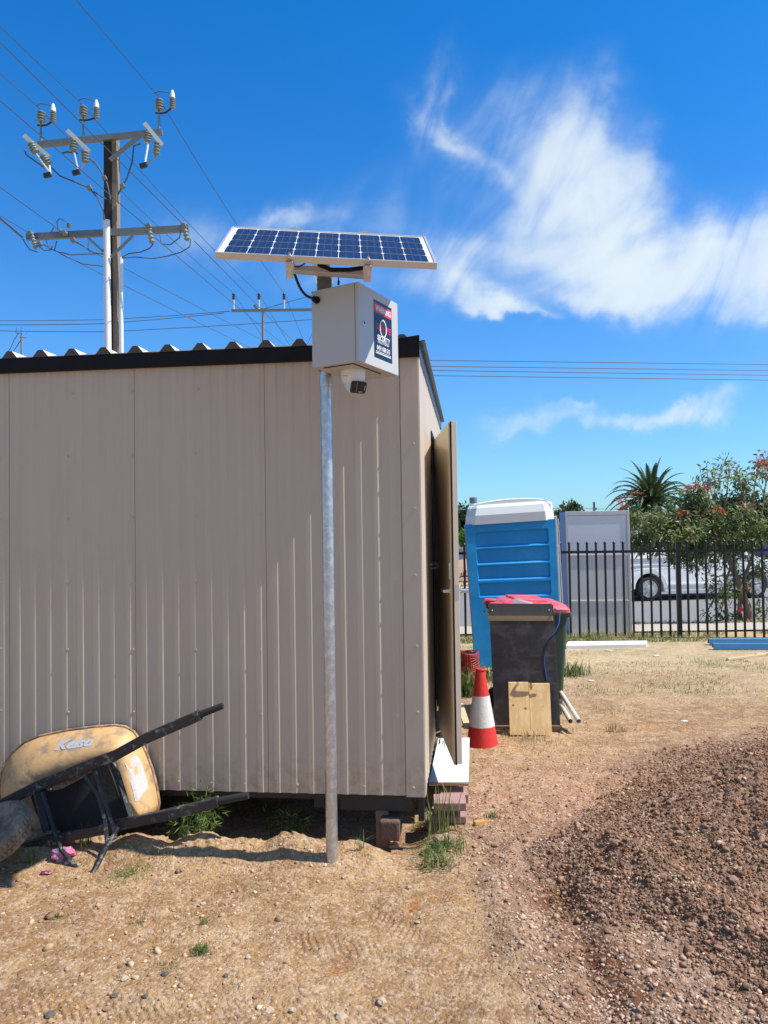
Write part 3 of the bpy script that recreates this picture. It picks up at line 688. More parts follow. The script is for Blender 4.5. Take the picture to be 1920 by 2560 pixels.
# ------------------------------------------------------------------ WHEELBARROW (lying on its side against the wall)
def z3(x, y): return (x * .40989, 1680 + y * .40989)      # helper: enlarged view -> photo pixel
tray_m = mat('tray_paint', (.60, .37, .165), .55, var=.22, vscale=9, col2=(.33, .24, .155), lo_=.50, hi=.66, bump=.15, bscale=50)
blk = mat('worn_black_paint', (.022, .022, .024), .5, var=.3, vscale=26, col2=(.20, .19, .175), lo_=.54, hi=.68, bump=.2)
rustm = mat('rusty_rim', (.20, .12, .08), .8, var=.3, vscale=18, col2=(.42, .27, .14))
wb = thing('wheelbarrow', 'old yellow wheelbarrow with black frame lying on its side against the shed wall', 'wheelbarrow', G(233, 2180))
rimz = [(5, 640), (25, 570), (70, 500), (150, 430), (240, 392), (400, 358), (560, 337), (700, 326), (765, 335), (815, 365), (855, 420), (890, 490), (930, 600), (955, 700), (970, 800), (962, 840), (930, 868), (860, 885),
        (760, 930), (600, 980), (420, 1010), (250, 1020), (130, 1000), (50, 940), (15, 850), (0, 740)]
cxz, cyz = 470, 690
flo = [(190, 770), (200, 730), (225, 690), (270, 668), (330, 640), (400, 610), (470, 578), (560, 540), (630, 515), (668, 515), (692, 545), (715, 620), (745, 710), (765, 780), (785, 850), (790, 880), (775, 905), (740, 920),
       (680, 935), (580, 955), (480, 965), (390, 985), (320, 995), (290, 985), (262, 940), (215, 850)]
flo = flo
def deep(px, off): # depth of wall plane at that column minus offset
    d = ray(px, 1900); t = (C0.x * ey.x + C0.y * ey.y) / (d.x * ey.x + d.y * ey.y); return (d * t).y - off
def P3(x, y, off): px, py = z3(x, y); return at(px, py, deep(px, off))
rim = [P3(x, y, .03 + .10 * max(0, (y - 600) / 400)) for x, y in rimz]
floor_ = [P3(x, y, .20 + .06 * max(0, (y - 600) / 400)) for x, y in flo]
midl = [a.lerp(b, .55) + Vector((0, -.035, 0)) for a, b in zip(rim, floor_)]
q1 = [a.lerp(b, .25) + Vector((0, -.022, 0)) for a, b in zip(rim, floor_)]
tb_ = MB(); tb_.loft([rim, q1, midl, floor_], False, False); tray = tb_.build('tray', tray_m, wb, smooth=2, solid=.003)
fl_ = MB(); fl_.loft([floor_, [sum(floor_, Vector()) / len(floor_) + (p - sum(floor_, Vector()) / len(floor_)) * .9 + Vector((0, -.006, 0)) for p in floor_]], False, True)
fl_.build('tray_floor', mat('tray_floor_black', (.018, .016, .015), .8, var=.4, vscale=12, bump=.3), wb)  # tray floor is near black, unlike the tan sides
MB().tube(rim + [rim[0]], .0095, 8, cap=False).build('rim', rustm, wb, smooth=True)
# faded logo on the top side, peeling patch on the end
lg_c = z3(470, 440); 
lp0 = P3(330, 472, 0); lp1 = P3(575, 420, 0)
def on_tray(x, y, lift=.004):            # hit the tray surface
    px, py = z3(x, y); d = ray(px, py).normalized()
    from mathutils.bvhtree import BVHTree
    global _bv
    try: _bv
    except NameError: _bv = BVHTree.FromPolygons([tuple(v) for v in tb_.v], [f for f in tb_.f])
    h = _bv.ray_cast(CAM, d)
    p = h[0] if h[0] else P3(x, y, .15)
    return p - d * lift
def patch(zs, name, m, lift=.004, parent=None):
    from mathutils import geometry
    pts = [on_tray(x, y, lift) for x, y in zs]; c2 = [Vector((x, y, 0)) for x, y in zs]
    # fill with a small grid fan subdivided so it follows the tray
    b = MB(); cx = sum(x for x, y in zs) / len(zs); cy = sum(y for x, y in zs) / len(zs); rings = [1, .75, .5, .25, .02]
    b.loft([[on_tray(cx + (x - cx) * r, cy + (y - cy) * r, lift) for x, y in zs] for r in rings], False, True)
    return b.build(name, m, parent or wb)
patch([(762, 560), (800, 525), (832, 505), (852, 530), (872, 575), (884, 620), (898, 665), (905, 705), (870, 745), (845, 785), (825, 790), (815, 745), (803, 700), (790, 655), (780, 610)],
      'worn_patch', mat('bare_white', (.50, .47, .45), .7, var=.12, vscale=30, bump=.3), .003, tray)
patch([(255, 478), (300, 440), (360, 410), (470, 382), (590, 372), (625, 382), (600, 420), (560, 445), (470, 462), (380, 480), (300, 500), (260, 505)], 'sticker_patch', mat('ochre_sticker', (.42, .24, .06), .6, var=.25, vscale=30), .002, tray)
u0, u1, uv = on_tray(345, 470, .006), on_tray(570, 432, .006), on_tray(430, 400, .006)
lettm = mat('faded_lettering', (.42, .43, .46), .6, var=.25, vscale=60)
me_l = text('Kelso', 'lettering', lettm, (0, 0, 0), (1, 0, 0), (0, 1, 0), 1.0, tray, shear=.55, bold=.05, depth=0)
orgt = WLOC(tray); xs_ = [v.co.x + orgt.x for v in me_l.data.vertices]; x0_, x1_ = min(xs_), max(xs_)
for v in me_l.data.vertices:
    c = v.co + orgt; s = (c.x - x0_) / (x1_ - x0_)
    v.co = on_tray(330 + 245 * s, 452 - 30 * s - c.y * 78, .007) - orgt
# frame
def W(x, y, off): return P3(x, y, off)
up_h = [W(-230, 950, .33), W(0, 812, .33), W(240, 690, .31), W(560, 560, .30), W(700, 510, .29), W(900, 400, .27), W(1190, 275, .25), W(1215, 262, .25)]
lo_h = [W(-260, 1000, .36), W(60, 1098, .40), W(280, 1030, .40), W(480, 985, .39), W(640, 955, .38), W(800, 915, .37), W(1000, 875, .35), W(1200, 825, .33), W(1330, 790, .32)]
def sqpath(pts, w, h):
    b = MB()
    for a, c in zip(pts[:-1], pts[1:]):
        d = (c - a).normalized(); b.beam(a - d * .004, c + d * .004, w, h)
    return b
sqpath(up_h, .040, .054).build('upper_handle', blk, wb, bevel=.004)
MB().tube([W(1195, 272, .25), W(1215, 262, .25), W(1360, 205, .24)], [.017, .019, .017], 14).build('grip', mat('grip_rubber', (.02, .02, .02), .7), wb, smooth=True)
sqpath(lo_h, .046, .050).build('lower_handle', blk, wb, bevel=.004)
MB().tube([W(1325, 792, .32), W(1345, 785, .32), W(1515, 752, .31)], [.018, .020, .018], 14).build('grip', MATS['grip_rubber'], wb, smooth=True)
lg = MB()
foot = G(233, 2180); fA = Vector((foot.x - .07, foot.y, foot.z + .02)); fB = Vector((foot.x + .015, foot.y + .01, foot.z + .035))
def strap(pts, w=.026, t=.005):
    b = MB()
    for a, c in zip(pts[:-1], pts[1:]): b.beam(a, c, w, t, (0, -1, .15))
    return b
ft_ = [W(260, 735, .33), W(345, 1010, .44), W(375, 1085, .50), at(*z3(480, 1215), foot.y + .04), at(*z3(515, 1240), foot.y + .01), at(*z3(570, 1222), foot.y + .0), at(*z3(640, 1090), foot.y + .08), W(722, 945, .42)]
MB().tube(ft_, [.011, .011, .011, .014, .015, .014, .012, .012], 8).build('leg', blk, wb, smooth=True)
for pts_ in ([W(515, 628, .34), W(600, 760, .38), W(640, 900, .42), W(652, 1050, .47)], [W(578, 600, .34), W(628, 760, .38), W(690, 940, .42), W(702, 1000, .44)]):
    b = MB()
    for a, c in zip(pts_[:-1], pts_[1:]): b.beam(a, c, .020, .006, (0, -1, .15))
    b.build('leg_brace', blk, wb, bevel=.002)
xb = MB(); xb.prism([W(560, 580, .29), W(300, 688, .30), W(270, 700, .30), W(290, 728, .31), W(370, 715, .31), W(480, 660, .31), W(560, 610, .30)], (0, .006, 0)); xb.build('gusset', mat('rusty_gusset', (.13, .07, .045), .8, var=.4, vscale=20, col2=(.28, .17, .12)), wb)
MB().beam(W(685, 530, .24), W(795, 890, .30), .03, .02).build('cross_member', blk, wb)
MB().beam(W(215, 700, .25), W(290, 1010, .32), .03, .02).build('cross_member', blk, wb)
for x_, y_, o_ in ((1180, 297, .23), (290, 1058, .38), (310, 712, .29)):
    q = MB(); q.lathe(W(x_, y_, o_ + .01), (0, -1, 0), [(.011, 0), (.009, .008), (.004, .011)], 8); q.build('bolt', steel, wb)
# wheel
wc = at(-6, 2082, 3.86); wax = Vector((-.30, -.50, .81)).normalized()
wroot_m = mat('tyre_rubber', (.20, .165, .12), .95, var=.3, vscale=14, bump=.8, bscale=90, col2=(.32, .26, .19), spec=.15)
RR = .160
prof = [(.095, -.030), (.11, -.044), (.135, -.052), (.152, -.048), (RR, -.032), (RR + .003, 0), (RR, .032), (.152, .048), (.135, .052), (.11, .044), (.095, .030)]
tw = MB(); tw.lathe(wc, wax, prof, 48); 
ty = tw.build('tyre', wroot_m, wb, smooth=2)
trd = MB(); wx = wax.cross(Vector((0, 1, 0.01))).normalized(); wy = wax.cross(wx)
for i in range(44):
    a = 2 * math.pi * i / 44; r_ = wx * math.cos(a) + wy * math.sin(a); t_ = wax.cross(r_)
    for k_ in (-1, 1): trd.box(wc + r_ * (RR + .003) + wax * k_ * .019, r_ * .005, t_ * .0075 + wax * .003, wax * .011)
trd.build('tread', wroot_m, ty)
MB().lathe(wc, wax, [(.02, -.02), (.085, -.006), (.097, -.03), (.1, -.03), (.1, .03), (.097, .03), (.085, .006), (.03, .02), (.03, .045), (.012, .045), (.012, .07)], 36).build('wheel_rim', rustm, wb, smooth=True)
MB().tube([wc - wax * .11, wc + wax * .13], .009, 8).build('axle', darkst, wb)
for sgn, hh in ((1, up_h), (-1, lo_h)):
    MB().beam(wc + wax * .11 * sgn, hh[1] if sgn < 0 else hh[0], .03, .012).build('wheel_bracket', blk, wb)

# litter by the wheelbarrow
def crumple(name, px, py, s, m, label, cat, flat=.45):
    p = G(px, py); import bmesh
    bm = bmesh.new(); bmesh.ops.create_icosphere(bm, subdivisions=3, radius=1); sd = random.random() * 50
    for v in bm.verts:
        c = v.co; f = .75 + .9 * float(fbm(np.array([c.x * 1.5 + sd]), np.array([c.y * 1.5 + c.z * 2 + sd]), 1.6, 3, 3)[0])
        v.co = Vector((c.x * s * 1.3, c.y * s * .8, c.z * s * flat)) * f
    me = bpy.data.meshes.new(name); bm.to_mesh(me); bm.free(); me.materials.append(m)
    o = bpy.data.objects.new(name, me); col.objects.link(o); o.location = (p.x, p.y, p.z + s * flat * .5); return tag(o, label, cat)
crumple('wrapper', 158, 2148, .060, mat('wrapper_print', (.10, .16, .24), .4, vscale=24, col2=(.75, .16, .30), lo_=.46, hi=.52, var=.3), 'crumpled blue and pink wrapper under the wheelbarrow leg', 'litter', .8)
crumple('foil_wrapper', 115, 2186, .026, mat('purple_foil', (.30, .03, .12), .3, .2, vscale=60, col2=(.7, .55, .6), lo_=.55, hi=.62), 'small shiny purple foil wrapper on the sand', 'litter')

# ------------------------------------------------------------------ TRAFFIC CONE
cg = G(1207, 1862); cyy = cg.y + .02
cn = thing('traffic_cone', 'red traffic cone with a scuffed white band standing beside the doorstep', 'traffic cone', (cg.x, cyy, cg.z))
cx0 = cg.x; zb0 = cg.z - .03; zt0 = at(1203, 1672, cyy).z; hcone = zt0 - zb0
rb0, rt0_ = 40 / F * cyy, 10.5 / F * cyy
def cr(t): return rb0 + (rt0_ - rb0) * t
tl = Vector((-.012, 0, 1))
cred = mat('cone_red', (.62, .030, .022), .6, var=.18, vscale=7, col2=(.30, .035, .03), lo_=.58, hi=.72, bump=.15, bscale=60)
cwht = mat('cone_white', (.62, .61, .58), .6, var=.12, vscale=18, col2=(.36, .35, .33), lo_=.62, hi=.78, bump=.4, bscale=70)
t1, t2 = (1867 - 1812) / 196, (1867 - 1737) / 196
def seg(a, b, name, m, g=0): 
    L = MB(); n = 6; L.lathe((cx0, cyy, zb0), tl, [(cr(a + (b - a) * i / n) + g, (a + (b - a) * i / n) * hcone) for i in range(n + 1)], 40); return L.build(name, m, cn, smooth=True)
seg(0, 1, 'cone_body', cred); seg(t1, t2, 'reflective_band', cwht, .0015)
MB().lathe((cx0, cyy, zb0 + hcone), tl, [(rt0_ + .004, -.012), (rt0_ + .006, -.004), (rt0_ + .003, .002), (rt0_ - .006, .003), (rt0_ - .009, -.02)], 30).build('cone_tip', cred, cn, smooth=True)

# ------------------------------------------------------------------ FORMPLY SHEET, BATTENS, BOARDS, BIN
fp = [at(1237, 1815, 6.42), at(1401, 1815, 6.30), at(1383, 1512, 6.42), at(1222, 1512, 6.54)]
ply = mat('black_formply', (.055, .054, .054), .5, var=.25, vscale=7, col2=(.12, .118, .115), bump=.08)
def fpp(u, v, o=0):
    p = fp[0].lerp(fp[1], u).lerp(fp[3].lerp(fp[2], u), v); n_ = (fp[1] - fp[0]).cross(fp[3] - fp[0]).normalized(); 
    return p + n_ * o       # n_ points towards the camera
fs = thing('formply_stand', 'black plywood sheet with timber battens standing upright in front of the red lidded bin', 'plywood sheet', fpp(.5, 0) - Vector((0, 0, .05)))
nn = fpp(0, 0, 1) - fpp(0, 0, 0)
def fquad(u0, u1, v0, v1, o0, o1, name, m, bev=.001):
    b = MB(); b.hexa([fpp(u0, v0, o1), fpp(u1, v0, o1), fpp(u1, v0, o0), fpp(u0, v0, o0), fpp(u0, v1, o1), fpp(u1, v1, o1), fpp(u1, v1, o0), fpp(u0, v1, o0)]); return b.build(name, m, fs, bevel=bev)
sheet = fquad(0, 1, 0, 1, -.012, 0, 'sheet', ply)
fquad(0.01, .98, .90, 1.01, .0005, .004, 'top_sheet', mat('grey_sheet', (.10, .10, .095), .5, var=.3, vscale=20))
fquad(-.01, .985, .865, .905, .0045, .062, 'batten', mat('weathered_timber', (.36, .27, .17), .85, var=.15, vscale=10, stretch=(1, 8, 8), bump=.3))
fquad(.005, .995, .565, .580, .0005, .006, 'rib', ply); fquad(.005, .995, .335, .35, .0005, .006, 'rib', ply)
fquad(-.0, 1.02, -.035, .005, .0005, .045, 'batten', mat('brown_timber', (.22, .14, .085), .85, var=.2, vscale=10, stretch=(1, 8, 8)))
for u_ in (.06, .94): fquad(u_ - .06, u_ + .06, -.10, -.037, -.05, .04, 'foot_block', ply, .003)
sc0 = MB(); sc0.lathe(fpp(.05, .955, .004), nn, [(.006, 0), (.003, .003)], 8); sc0.lathe(fpp(.93, .955, .004), nn, [(.006, 0), (.003, .003)], 8)
sc0.build('screw_heads', steel, fs)['kind'] = 'stuff'
# blue strap
pts = [at(1386, 1521, 6.36), at(1400, 1530, 6.30), at(1397, 1560, 6.26), at(1388, 1578, 6.25), at(1368, 1605, 6.24), at(1360, 1630, 6.235), at(1361, 1665, 6.24), at(1367, 1700, 6.25)]
tag(MB().tube(pts, .005, 8).build('rope', mat('blue_rope', (.015, .10, .42), .6), None, smooth=True), 'thin blue rope hanging down over the black plywood sheet', 'rope')
tag(MB().prism([at(1396, 1575, 6.24), at(1372, 1598, 6.23), at(1358, 1620, 6.225), at(1352, 1650, 6.225), at(1353, 1675, 6.23), at(1360, 1702, 6.245), at(1366, 1704, 6.25), at(1367, 1690, 6.25), at(1360, 1660, 6.235), at(1362, 1630, 6.23), at(1372, 1605, 6.235)], (0, .006, 0)).build('strap', mat('dark_strap', (.006, .008, .02), .5), None), 'dark flat strap hanging beside the blue rope on the black sheet', 'strap')
# pine boards
pine = mat('pine', (.60, .40, .175), .65, var=.10, vscale=5, stretch=(5, 5, .5), col2=(.68, .49, .25), bump=.1)
def pboard(pxs, label, knots):
    b0, b1, t1_, t0_ = pxs; d0, d1 = 6.16, 6.30
    c = [at(*b0, d0), at(*b1, d0 - .01), at(*b1, d0 + .01), at(*b0, d0 + .02), at(*t0_, d1), at(*t1_, d1 - .01), at(*t1_, d1 + .01), at(*t0_, d1 + .02)]
    for i in (2, 3): c[i] = c[i - 1 if i == 2 else 0] + Vector((0, .021, 0))
    c[2] = c[1] + Vector((0, .021, 0)); c[3] = c[0] + Vector((0, .021, 0)); c[6] = c[5] + Vector((0, .021, 0)); c[7] = c[4] + Vector((0, .021, 0))
    b = MB(); b.hexa([c[0], c[1], c[2], c[3], c[4], c[5], c[6], c[7]]); o = tag(b.build('pine_board', pine, bevel=.0015), label, 'board')
    n_ = (c[1] - c[0]).cross(c[4] - c[0]).normalized()
    for u_, v_, r_, e_ in knots:
        p = c[0].lerp(c[1], u_).lerp(c[4].lerp(c[5], u_), v_); k_ = MB(); ax = (c[1] - c[0]).normalized(); ay = (c[4] - c[0]).normalized()
        k_.prism([p + ax * r_ * math.cos(a) + ay * r_ * e_ * math.sin(a) + n_ * .0004 for a in np.linspace(0, 2 * math.pi, 15)[:-1]], n_ * .0005); k_.build('knot', mat('pine_knot', (.24, .12, .045), .7, var=.3, vscale=60), o)
    return o
pboard([(1275, 1837), (1327, 1838), (1321, 1706), (1271, 1706)], 'left of two pale pine boards leaning on the black sheet, with two knots', [(.20, .56, .009, .9), (.80, .50, .012, .9)])
pboard([(1328, 1838), (1380, 1839), (1374, 1709), (1322, 1709)], 'right of two pale pine boards leaning on the black sheet, with a dark corner', [(.10, .95, .012, 2.5), (.60, .55, .004, 1)])
# pipes on the ground
pvc = mat('pvc_pipe', (.58, .53, .44), .5, var=.08)
for a_, b_, lab in (((1396, 1722, 6.75), (1447, 1803, 6.22), 'upper of two cream pipes lying on the ground beside the black sheet'), ((1392, 1745, 6.75), (1426, 1803, 6.20), 'shorter cream pipe lying lower, next to the black sheet foot')):
    A, B = at(*a_), at(*b_); B.z = max(B.z, .03); r_ = .0195
    root_ = thing('pipe', lab, 'pipe', B)
    d = (B - A).normalized(); x_ = d.cross(Vector((0, 0, 1))).normalized(); y_ = d.cross(x_)
    circ = lambda c, r: [c + x_ * r * math.cos(a) + y_ * r * math.sin(a) for a in np.linspace(0, 2 * math.pi, 21)[:-1]]
    MB().loft([circ(B - d * .2, r_ * .86), circ(B, r_ * .86), circ(B, r_), circ(A, r_)], False, True).build('pipe_wall', pvc, root_, smooth=True)
    MB().loft([circ(B - d * .06, r_ * .85), circ(B - d * .061, r_ * .1)], True, True).build('bore', blackm, root_)

# wheelie bin
bx0 = at(1228, 1700, 6.95).x; bx1 = at(1403, 1700, 6.95).x; BW = bx1 - bx0
by0, by1 = 6.62, 7.18; bzt = at(1398, 1530, 6.62).z
bin_ = thing('wheelie_bin', 'dark green wheelie bin with faded red lid behind the black plywood sheet', 'bin', ((bx0 + bx1) / 2, 6.9, 0))
grn = mat('bin_green', (.035, .07, .04), .5, var=.15); lidm = mat('bin_lid_red', (.58, .055, .085), .5, var=.12, vscale=9, col2=(.62, .16, .17), lo_=.4, hi=.7)
def rr(x0, x1, y0, y1, z, r=.04, n=5):
    out = []
    for cx_, cy_, a0 in ((x1 - r, y1 - r, 0), (x0 + r, y1 - r, 90), (x0 + r, y0 + r, 180), (x1 - r, y0 + r, 270)):
        for i in range(n): a = R(a0 + 90 * i / (n - 1)); out.append(Vector((cx_ + r * math.cos(a), cy_ + r * math.sin(a), z)))
    return out
L1 = rr(bx0 + .10, bx1 - .05, by0 + .07, by1 - .07, .04); L2 = rr(bx0 + .02, bx1 - .005, by0, by1, bzt - .06); L3 = rr(bx0 + .02, bx1 - .005, by0, by1, bzt)
MB().loft([L1, L2, L3], True, True).build('bin_body', grn, bin_, smooth=True)
MB().loft([rr(bx0 - .0, bx1 + .02, by0 - .02, by1 + .02, bzt - .045), rr(bx0 - .0, bx1 + .03, by0 - .025, by1 + .025, bzt - .03), rr(bx0, bx1 + .03, by0 - .025, by1 + .025, bzt - .005)], True, True).build('bin_rim', grn, bin_, smooth=True)
zl = bzt + .03; lid_l = []
def lidring(in_, z, zr): 
    q = rr(bx0 + .05 + in_, bx1 + .02 - in_, by0 - .02 + in_, by1 + .02 - in_, 0, .05)
    for p in q: p.z = z - (p.x - bx0) / BW * zr
    return q
MB().loft([lidring(0, zl - .015, .03), lidring(0, zl + .02, .03), lidring(.03, zl + .055, .03), lidring(.07, zl + .075, .035)], True, True).build('lid', lidm, bin_, smooth=True)
pnl = MB()
b0x, b1x = bx0 + .22, bx0 + .47
pnl.hexa([Vector((b0x, by0 + .05, zl + .05)), Vector((b1x, by0 + .05, zl + .045)), Vector((b1x - .03, by1 - .05, zl + .05)), Vector((b0x - .05, by1 - .05, zl + .05)),
          Vector((b0x, by0 + .06, zl + .078)), Vector((b1x, by0 + .06, zl + .068)), Vector((b1x - .03, by1 - .06, zl + .076)), Vector((b0x - .05, by1 - .06, zl + .086))]); pnl.build('lid_panel', lidm, bin_, bevel=.006)
for q_ in (by0 + .06, by1 - .13):
    MB().tube([(bx0 - .0, q_ - .02, zl - .01), (bx0 - .0, q_ + .10, zl - .01)], .026, 14).build('hinge_barrel', darkst, bin_, smooth=True)
    MB().tube([(bx0 + .10, q_ + .04, zl + .03), (bx0 + .03, q_ + .04, zl + .035), (bx0 - .02, q_ + .04, zl + .035), (bx0 - .04, q_ + .04, zl + .01)], [.016, .02, .02, .012], 8).build('lid_arm', lidm, bin_, smooth=True)
MB().tube([(bx0 - .03, by0 + .05, zl - .08), (bx0 - .03, by1 - .05, zl - .08)], .015, 10).build('handle', grn, bin_, smooth=True)
for q_ in (by0 - .0, by1 - .03): MB().lathe((bx0 + .08, q_, .10), (0, 1, 0), [(.02, 0), (.1, .002), (.1, .04), (.02, .042)], 24).build('wheel', darkst, bin_, smooth=True)
sl = MB(); sl.prism([at(1285, 1496, 6.58), at(1330, 1505, 6.58), at(1334, 1513, 6.57), at(1281, 1512, 6.57)], (0, .002, 0)); tag(sl.build('paper_scrap', mat('scrap', (.62, .50, .50), .8)), 'pale triangular scrap leaning against the red bin lid', 'scrap')

# ------------------------------------------------------------------ PORTABLE TOILET
blue = mat('toilet_blue', (.004, .26, .62), .45, var=.10, vscale=2.5, col2=(.02, .33, .68), lo_=.45, hi=.7, spec=.45); wroof = mat('toilet_roof', (.74, .77, .75), .4, var=.03)
greyf = mat('grey_frame', (.42, .43, .44), .5)
pt = [at(1190, 1672, 9.29), at(1406, 1674, 9.25), at(1388, 1297, 9.28), at(1163, 1312, 9.32)]
pbk = Vector((.12, 1.1, 0))
def tp(u, v, o=0, back=0):
    p = pt[0].lerp(pt[1], u).lerp(pt[3].lerp(pt[2], u), v); n_ = (pt[1] - pt[0]).cross(pt[3] - pt[0]).normalized(); return p + n_ * o + pbk * back
loo = thing('portable_toilet', 'blue portable toilet with white roof standing by the black fence', 'portable toilet', (pt[0] + pt[1]) / 2 + pbk / 2)
sh = MB(); sh.hexa([tp(0.0, 0, -.03), tp(1, 0, -.03), tp(1, 0, 0, 1), tp(0, 0, 0, 1), tp(0, 1, -.03), tp(1, 1, -.03), tp(1, 1, 0, 1), tp(0, 1, 0, 1)]); sh.build('cabin', blue, loo, bevel=.012)
def tq(u0, u1, v0, v1, o0=-.0295, o1=0, mb=None, su=0.0):
    mb.hexa([tp(u0, v0, o1), tp(u1, v0, o1), tp(u1, v0, o0), tp(u0, v0, o0), tp(u0 + su, v1, o1), tp(u1 - su, v1, o1), tp(u1 - su, v1, o0), tp(u0 + su, v1, o0)])
rec = [(.850, .935), (.735, .820), (.625, .705), (.510, .585)]
sd_ = MB(); 
# panelled side built as one grid sheet with sloping recesses
us = [0, .075, .10, .12, .90, .92, .94, 1]; 
vs_ = [0, .485, .500]; 
for a, b in rec[::-1]: vs_ += [a - .012, a, b, b + .006]
vs_ = sorted(set([0, .48] + sum([[a - .018, a, b, b + .006] for a, b in rec], []) + [.965, 1]))
grid = []
for v in vs_:
    row = []
    for u in us:
        inr = any(a - .001 <= v <= b + .001 for a, b in rec) and .11 < u < .91
        row.append(tp(u, v, -.034 if inr else 0.0))
    grid.append(row)
o_ = len(sd_.v); 
for r_ in grid: sd_.v += r_
nu = len(us)
for i in range(len(vs_) - 1):
    for j in range(nu - 1): a = o_ + i * nu + j; sd_.f.append((a, a + 1, a + nu + 1, a + nu))
sd_.build('side_panel', blue, loo, fix=False)
for s_ in (0, 1):
    b = MB(); b.hexa([tp(s_ * 1.0 - .012 + .02 * s_, 0, -.06), tp(s_ + .012 + .0 * s_, 0, -.06), tp(s_ + .012, 0, -.02, .05), tp(s_ - .012 + .02 * s_, 0, -.02, .05),
                       tp(s_ * 1.0 - .012 + .02 * s_, 1, -.06), tp(s_ + .012, 1, -.06), tp(s_ + .012, 1, -.02, .05), tp(s_ - .012 + .02 * s_, 1, -.02, .05)]); b.build('corner_strip', greyf, loo)
gf = MB(); gf.hexa([tp(1.002, 0, 0, .08), tp(1.035, 0, 0, .08), tp(1.035, 0, 0, .95), tp(1.002, 0, 0, .95), tp(1.002, 1.02, 0, .08), tp(1.03, 1.02, 0, .08), tp(1.03, 1.02, 0, .95), tp(1.002, 1.02, 0, .95)]); gf.build('door', greyf, loo, bevel=.01)
dk = MB(); dk.hexa([tp(-.0, -.03, -.01), tp(1.0, -.03, -.01), tp(1.0, -.03, 0, 1), tp(0, -.03, 0, 1), tp(0, -.0005, -.01), tp(1.0, -.0005, -.01), tp(1, -.0005, 0, 1), tp(0, -.0005, 0, 1)]); dk.build('skid_base', darkst, loo)
def roofring(u0, u1, b0, b1, z, k=0): 
    c0 = tp(0, 1); c1 = tp(1, 1); dx = c1 - c0; out = []
    r = .10
    for (uu, bb) in ((u0 + r, b0), (u1 - r, b0), (u1, b0 + r), (u1, b1 - r), (u1 - r, b1), (u0 + r, b1), (u0, b1 - r), (u0, b0 + r)):
        p = c0 + dx * uu + pbk * bb; out.append(p + Vector((0, 0, z)))
    return out
MB().loft([roofring(.0, 1.0, -.02, 1.02, -.01), roofring(.01, .99, -.025, 1.02, .10), roofring(.03, .98, .0, 1.0, .19), roofring(.04, .97, .02, .98, .215), roofring(.06, .95, .04, .96, .225)], False, True).build('roof', wroof, loo, bevel=.008)
dm = MB(); c0 = tp(0, 1); dx = tp(1, 1) - c0
top = []; n = 14
def prof_(t): return .21 + .062 * math.sin(math.pi * min(1, max(0, (t - .05) / .94))) ** .6 * (1 - .0 * t)
fr_l = [c0 + dx * (.06 + .90 * i / n) + pbk * .05 + Vector((0, 0, prof_(.06 + .90 * i / n) if 0 < i < n else .18)) for i in range(n + 1)]
md_l = [p + pbk * .42 + Vector((0, 0, .03 if 0 < i < n else 0)) for i, p in enumerate(fr_l)]
bk_l = [p + pbk * .88 for p in fr_l]
lowf = [Vector((p.x, p.y, c0.z + .15)) for p in fr_l]
dm.strip(lowf, fr_l); dm.strip(fr_l, md_l); dm.strip(md_l, bk_l); dm.build('roof_dome', wroof, loo, smooth=True)
vp_ = at(1184, 1282, 9.9); MB().lathe(vp_, (0, 0, 1), [(.08, 0), (.06, .06), (.045, .07), (.045, .13)], 16).build('vent_base', wroof, loo, smooth=True)
MB().lathe(vp_ + Vector((0, 0, .12)), (0, 0, 1), [(.045, 0), (.05, .02), (.05, .075), (.035, .08)], 16).build('vent_pipe', mat('vent_grey', (.16, .17, .18), .6), loo, smooth=True)
MB().hexa([tp(.10, .905 + .06, .001), tp(.14, .96, .001), tp(.14, .96, -.0), tp(.10, .96, -.0), tp(.10, 1.0, .03), tp(.90, 1.035, .03), tp(.90, 1.03, -.02), tp(.10, 1.0, -.02)]) 
MB().tube([tp(1.045, 1.0, 0, .12), tp(1.05, .5, 0, .12), tp(1.055, .02, 0, .12)], .008, 6).build('drain_hose', greyf, loo)

# red mesh roll behind the door
rm = G(1168, 1690); meshm = mat('mesh_red', (.30, .022, .014), .6, var=.2)
mr = MB(); cR = Vector((at(1166, 1650, 8.2).x, 8.2, 0)); gz0 = gz(cR.x, cR.y); hh_ = at(1160, 1618, 8.2).z - gz0; nn_ = 44
for i in range(nn_):
    a = 2 * math.pi * i / nn_; r_ = .125 + .02 * math.sin(a * 3); mr.tube([cR + Vector((math.cos(a) * r_, math.sin(a) * r_, gz0)), cR + Vector((math.cos(a + .1) * r_ * (.95 if i % 2 else 1.05) - .02, math.sin(a + .1) * r_, gz0 + hh_ * (1 - .25 * (math.cos(a) + 1) / 2)))], .006, 4)
for j in range(20):
    z_ = gz0 + hh_ * j / 22; mr.tube([cR + Vector((math.cos(a) * (.125 + .02 * math.sin(a * 3)), math.sin(a) * .125, z_ + .01 * math.sin(a * 2 + j))) for a in np.linspace(0, 2 * math.pi, 19)], .007, 4, cap=False)
tag(mr.build('mesh_roll', meshm), 'roll of red plastic barrier mesh on the ground behind the open door', 'mesh roll')
tw_ = MB(); tw_.beam(at(1150, 1762, 6.6), at(1168, 1818, 6.0), .05, .03); tag(tw_.build('timber_offcut', mat('offcut', (.55, .42, .26), .8, var=.15, stretch=(2, 2, 9))), 'pale timber offcut leaning on the ground between the door and the cone', 'timber')
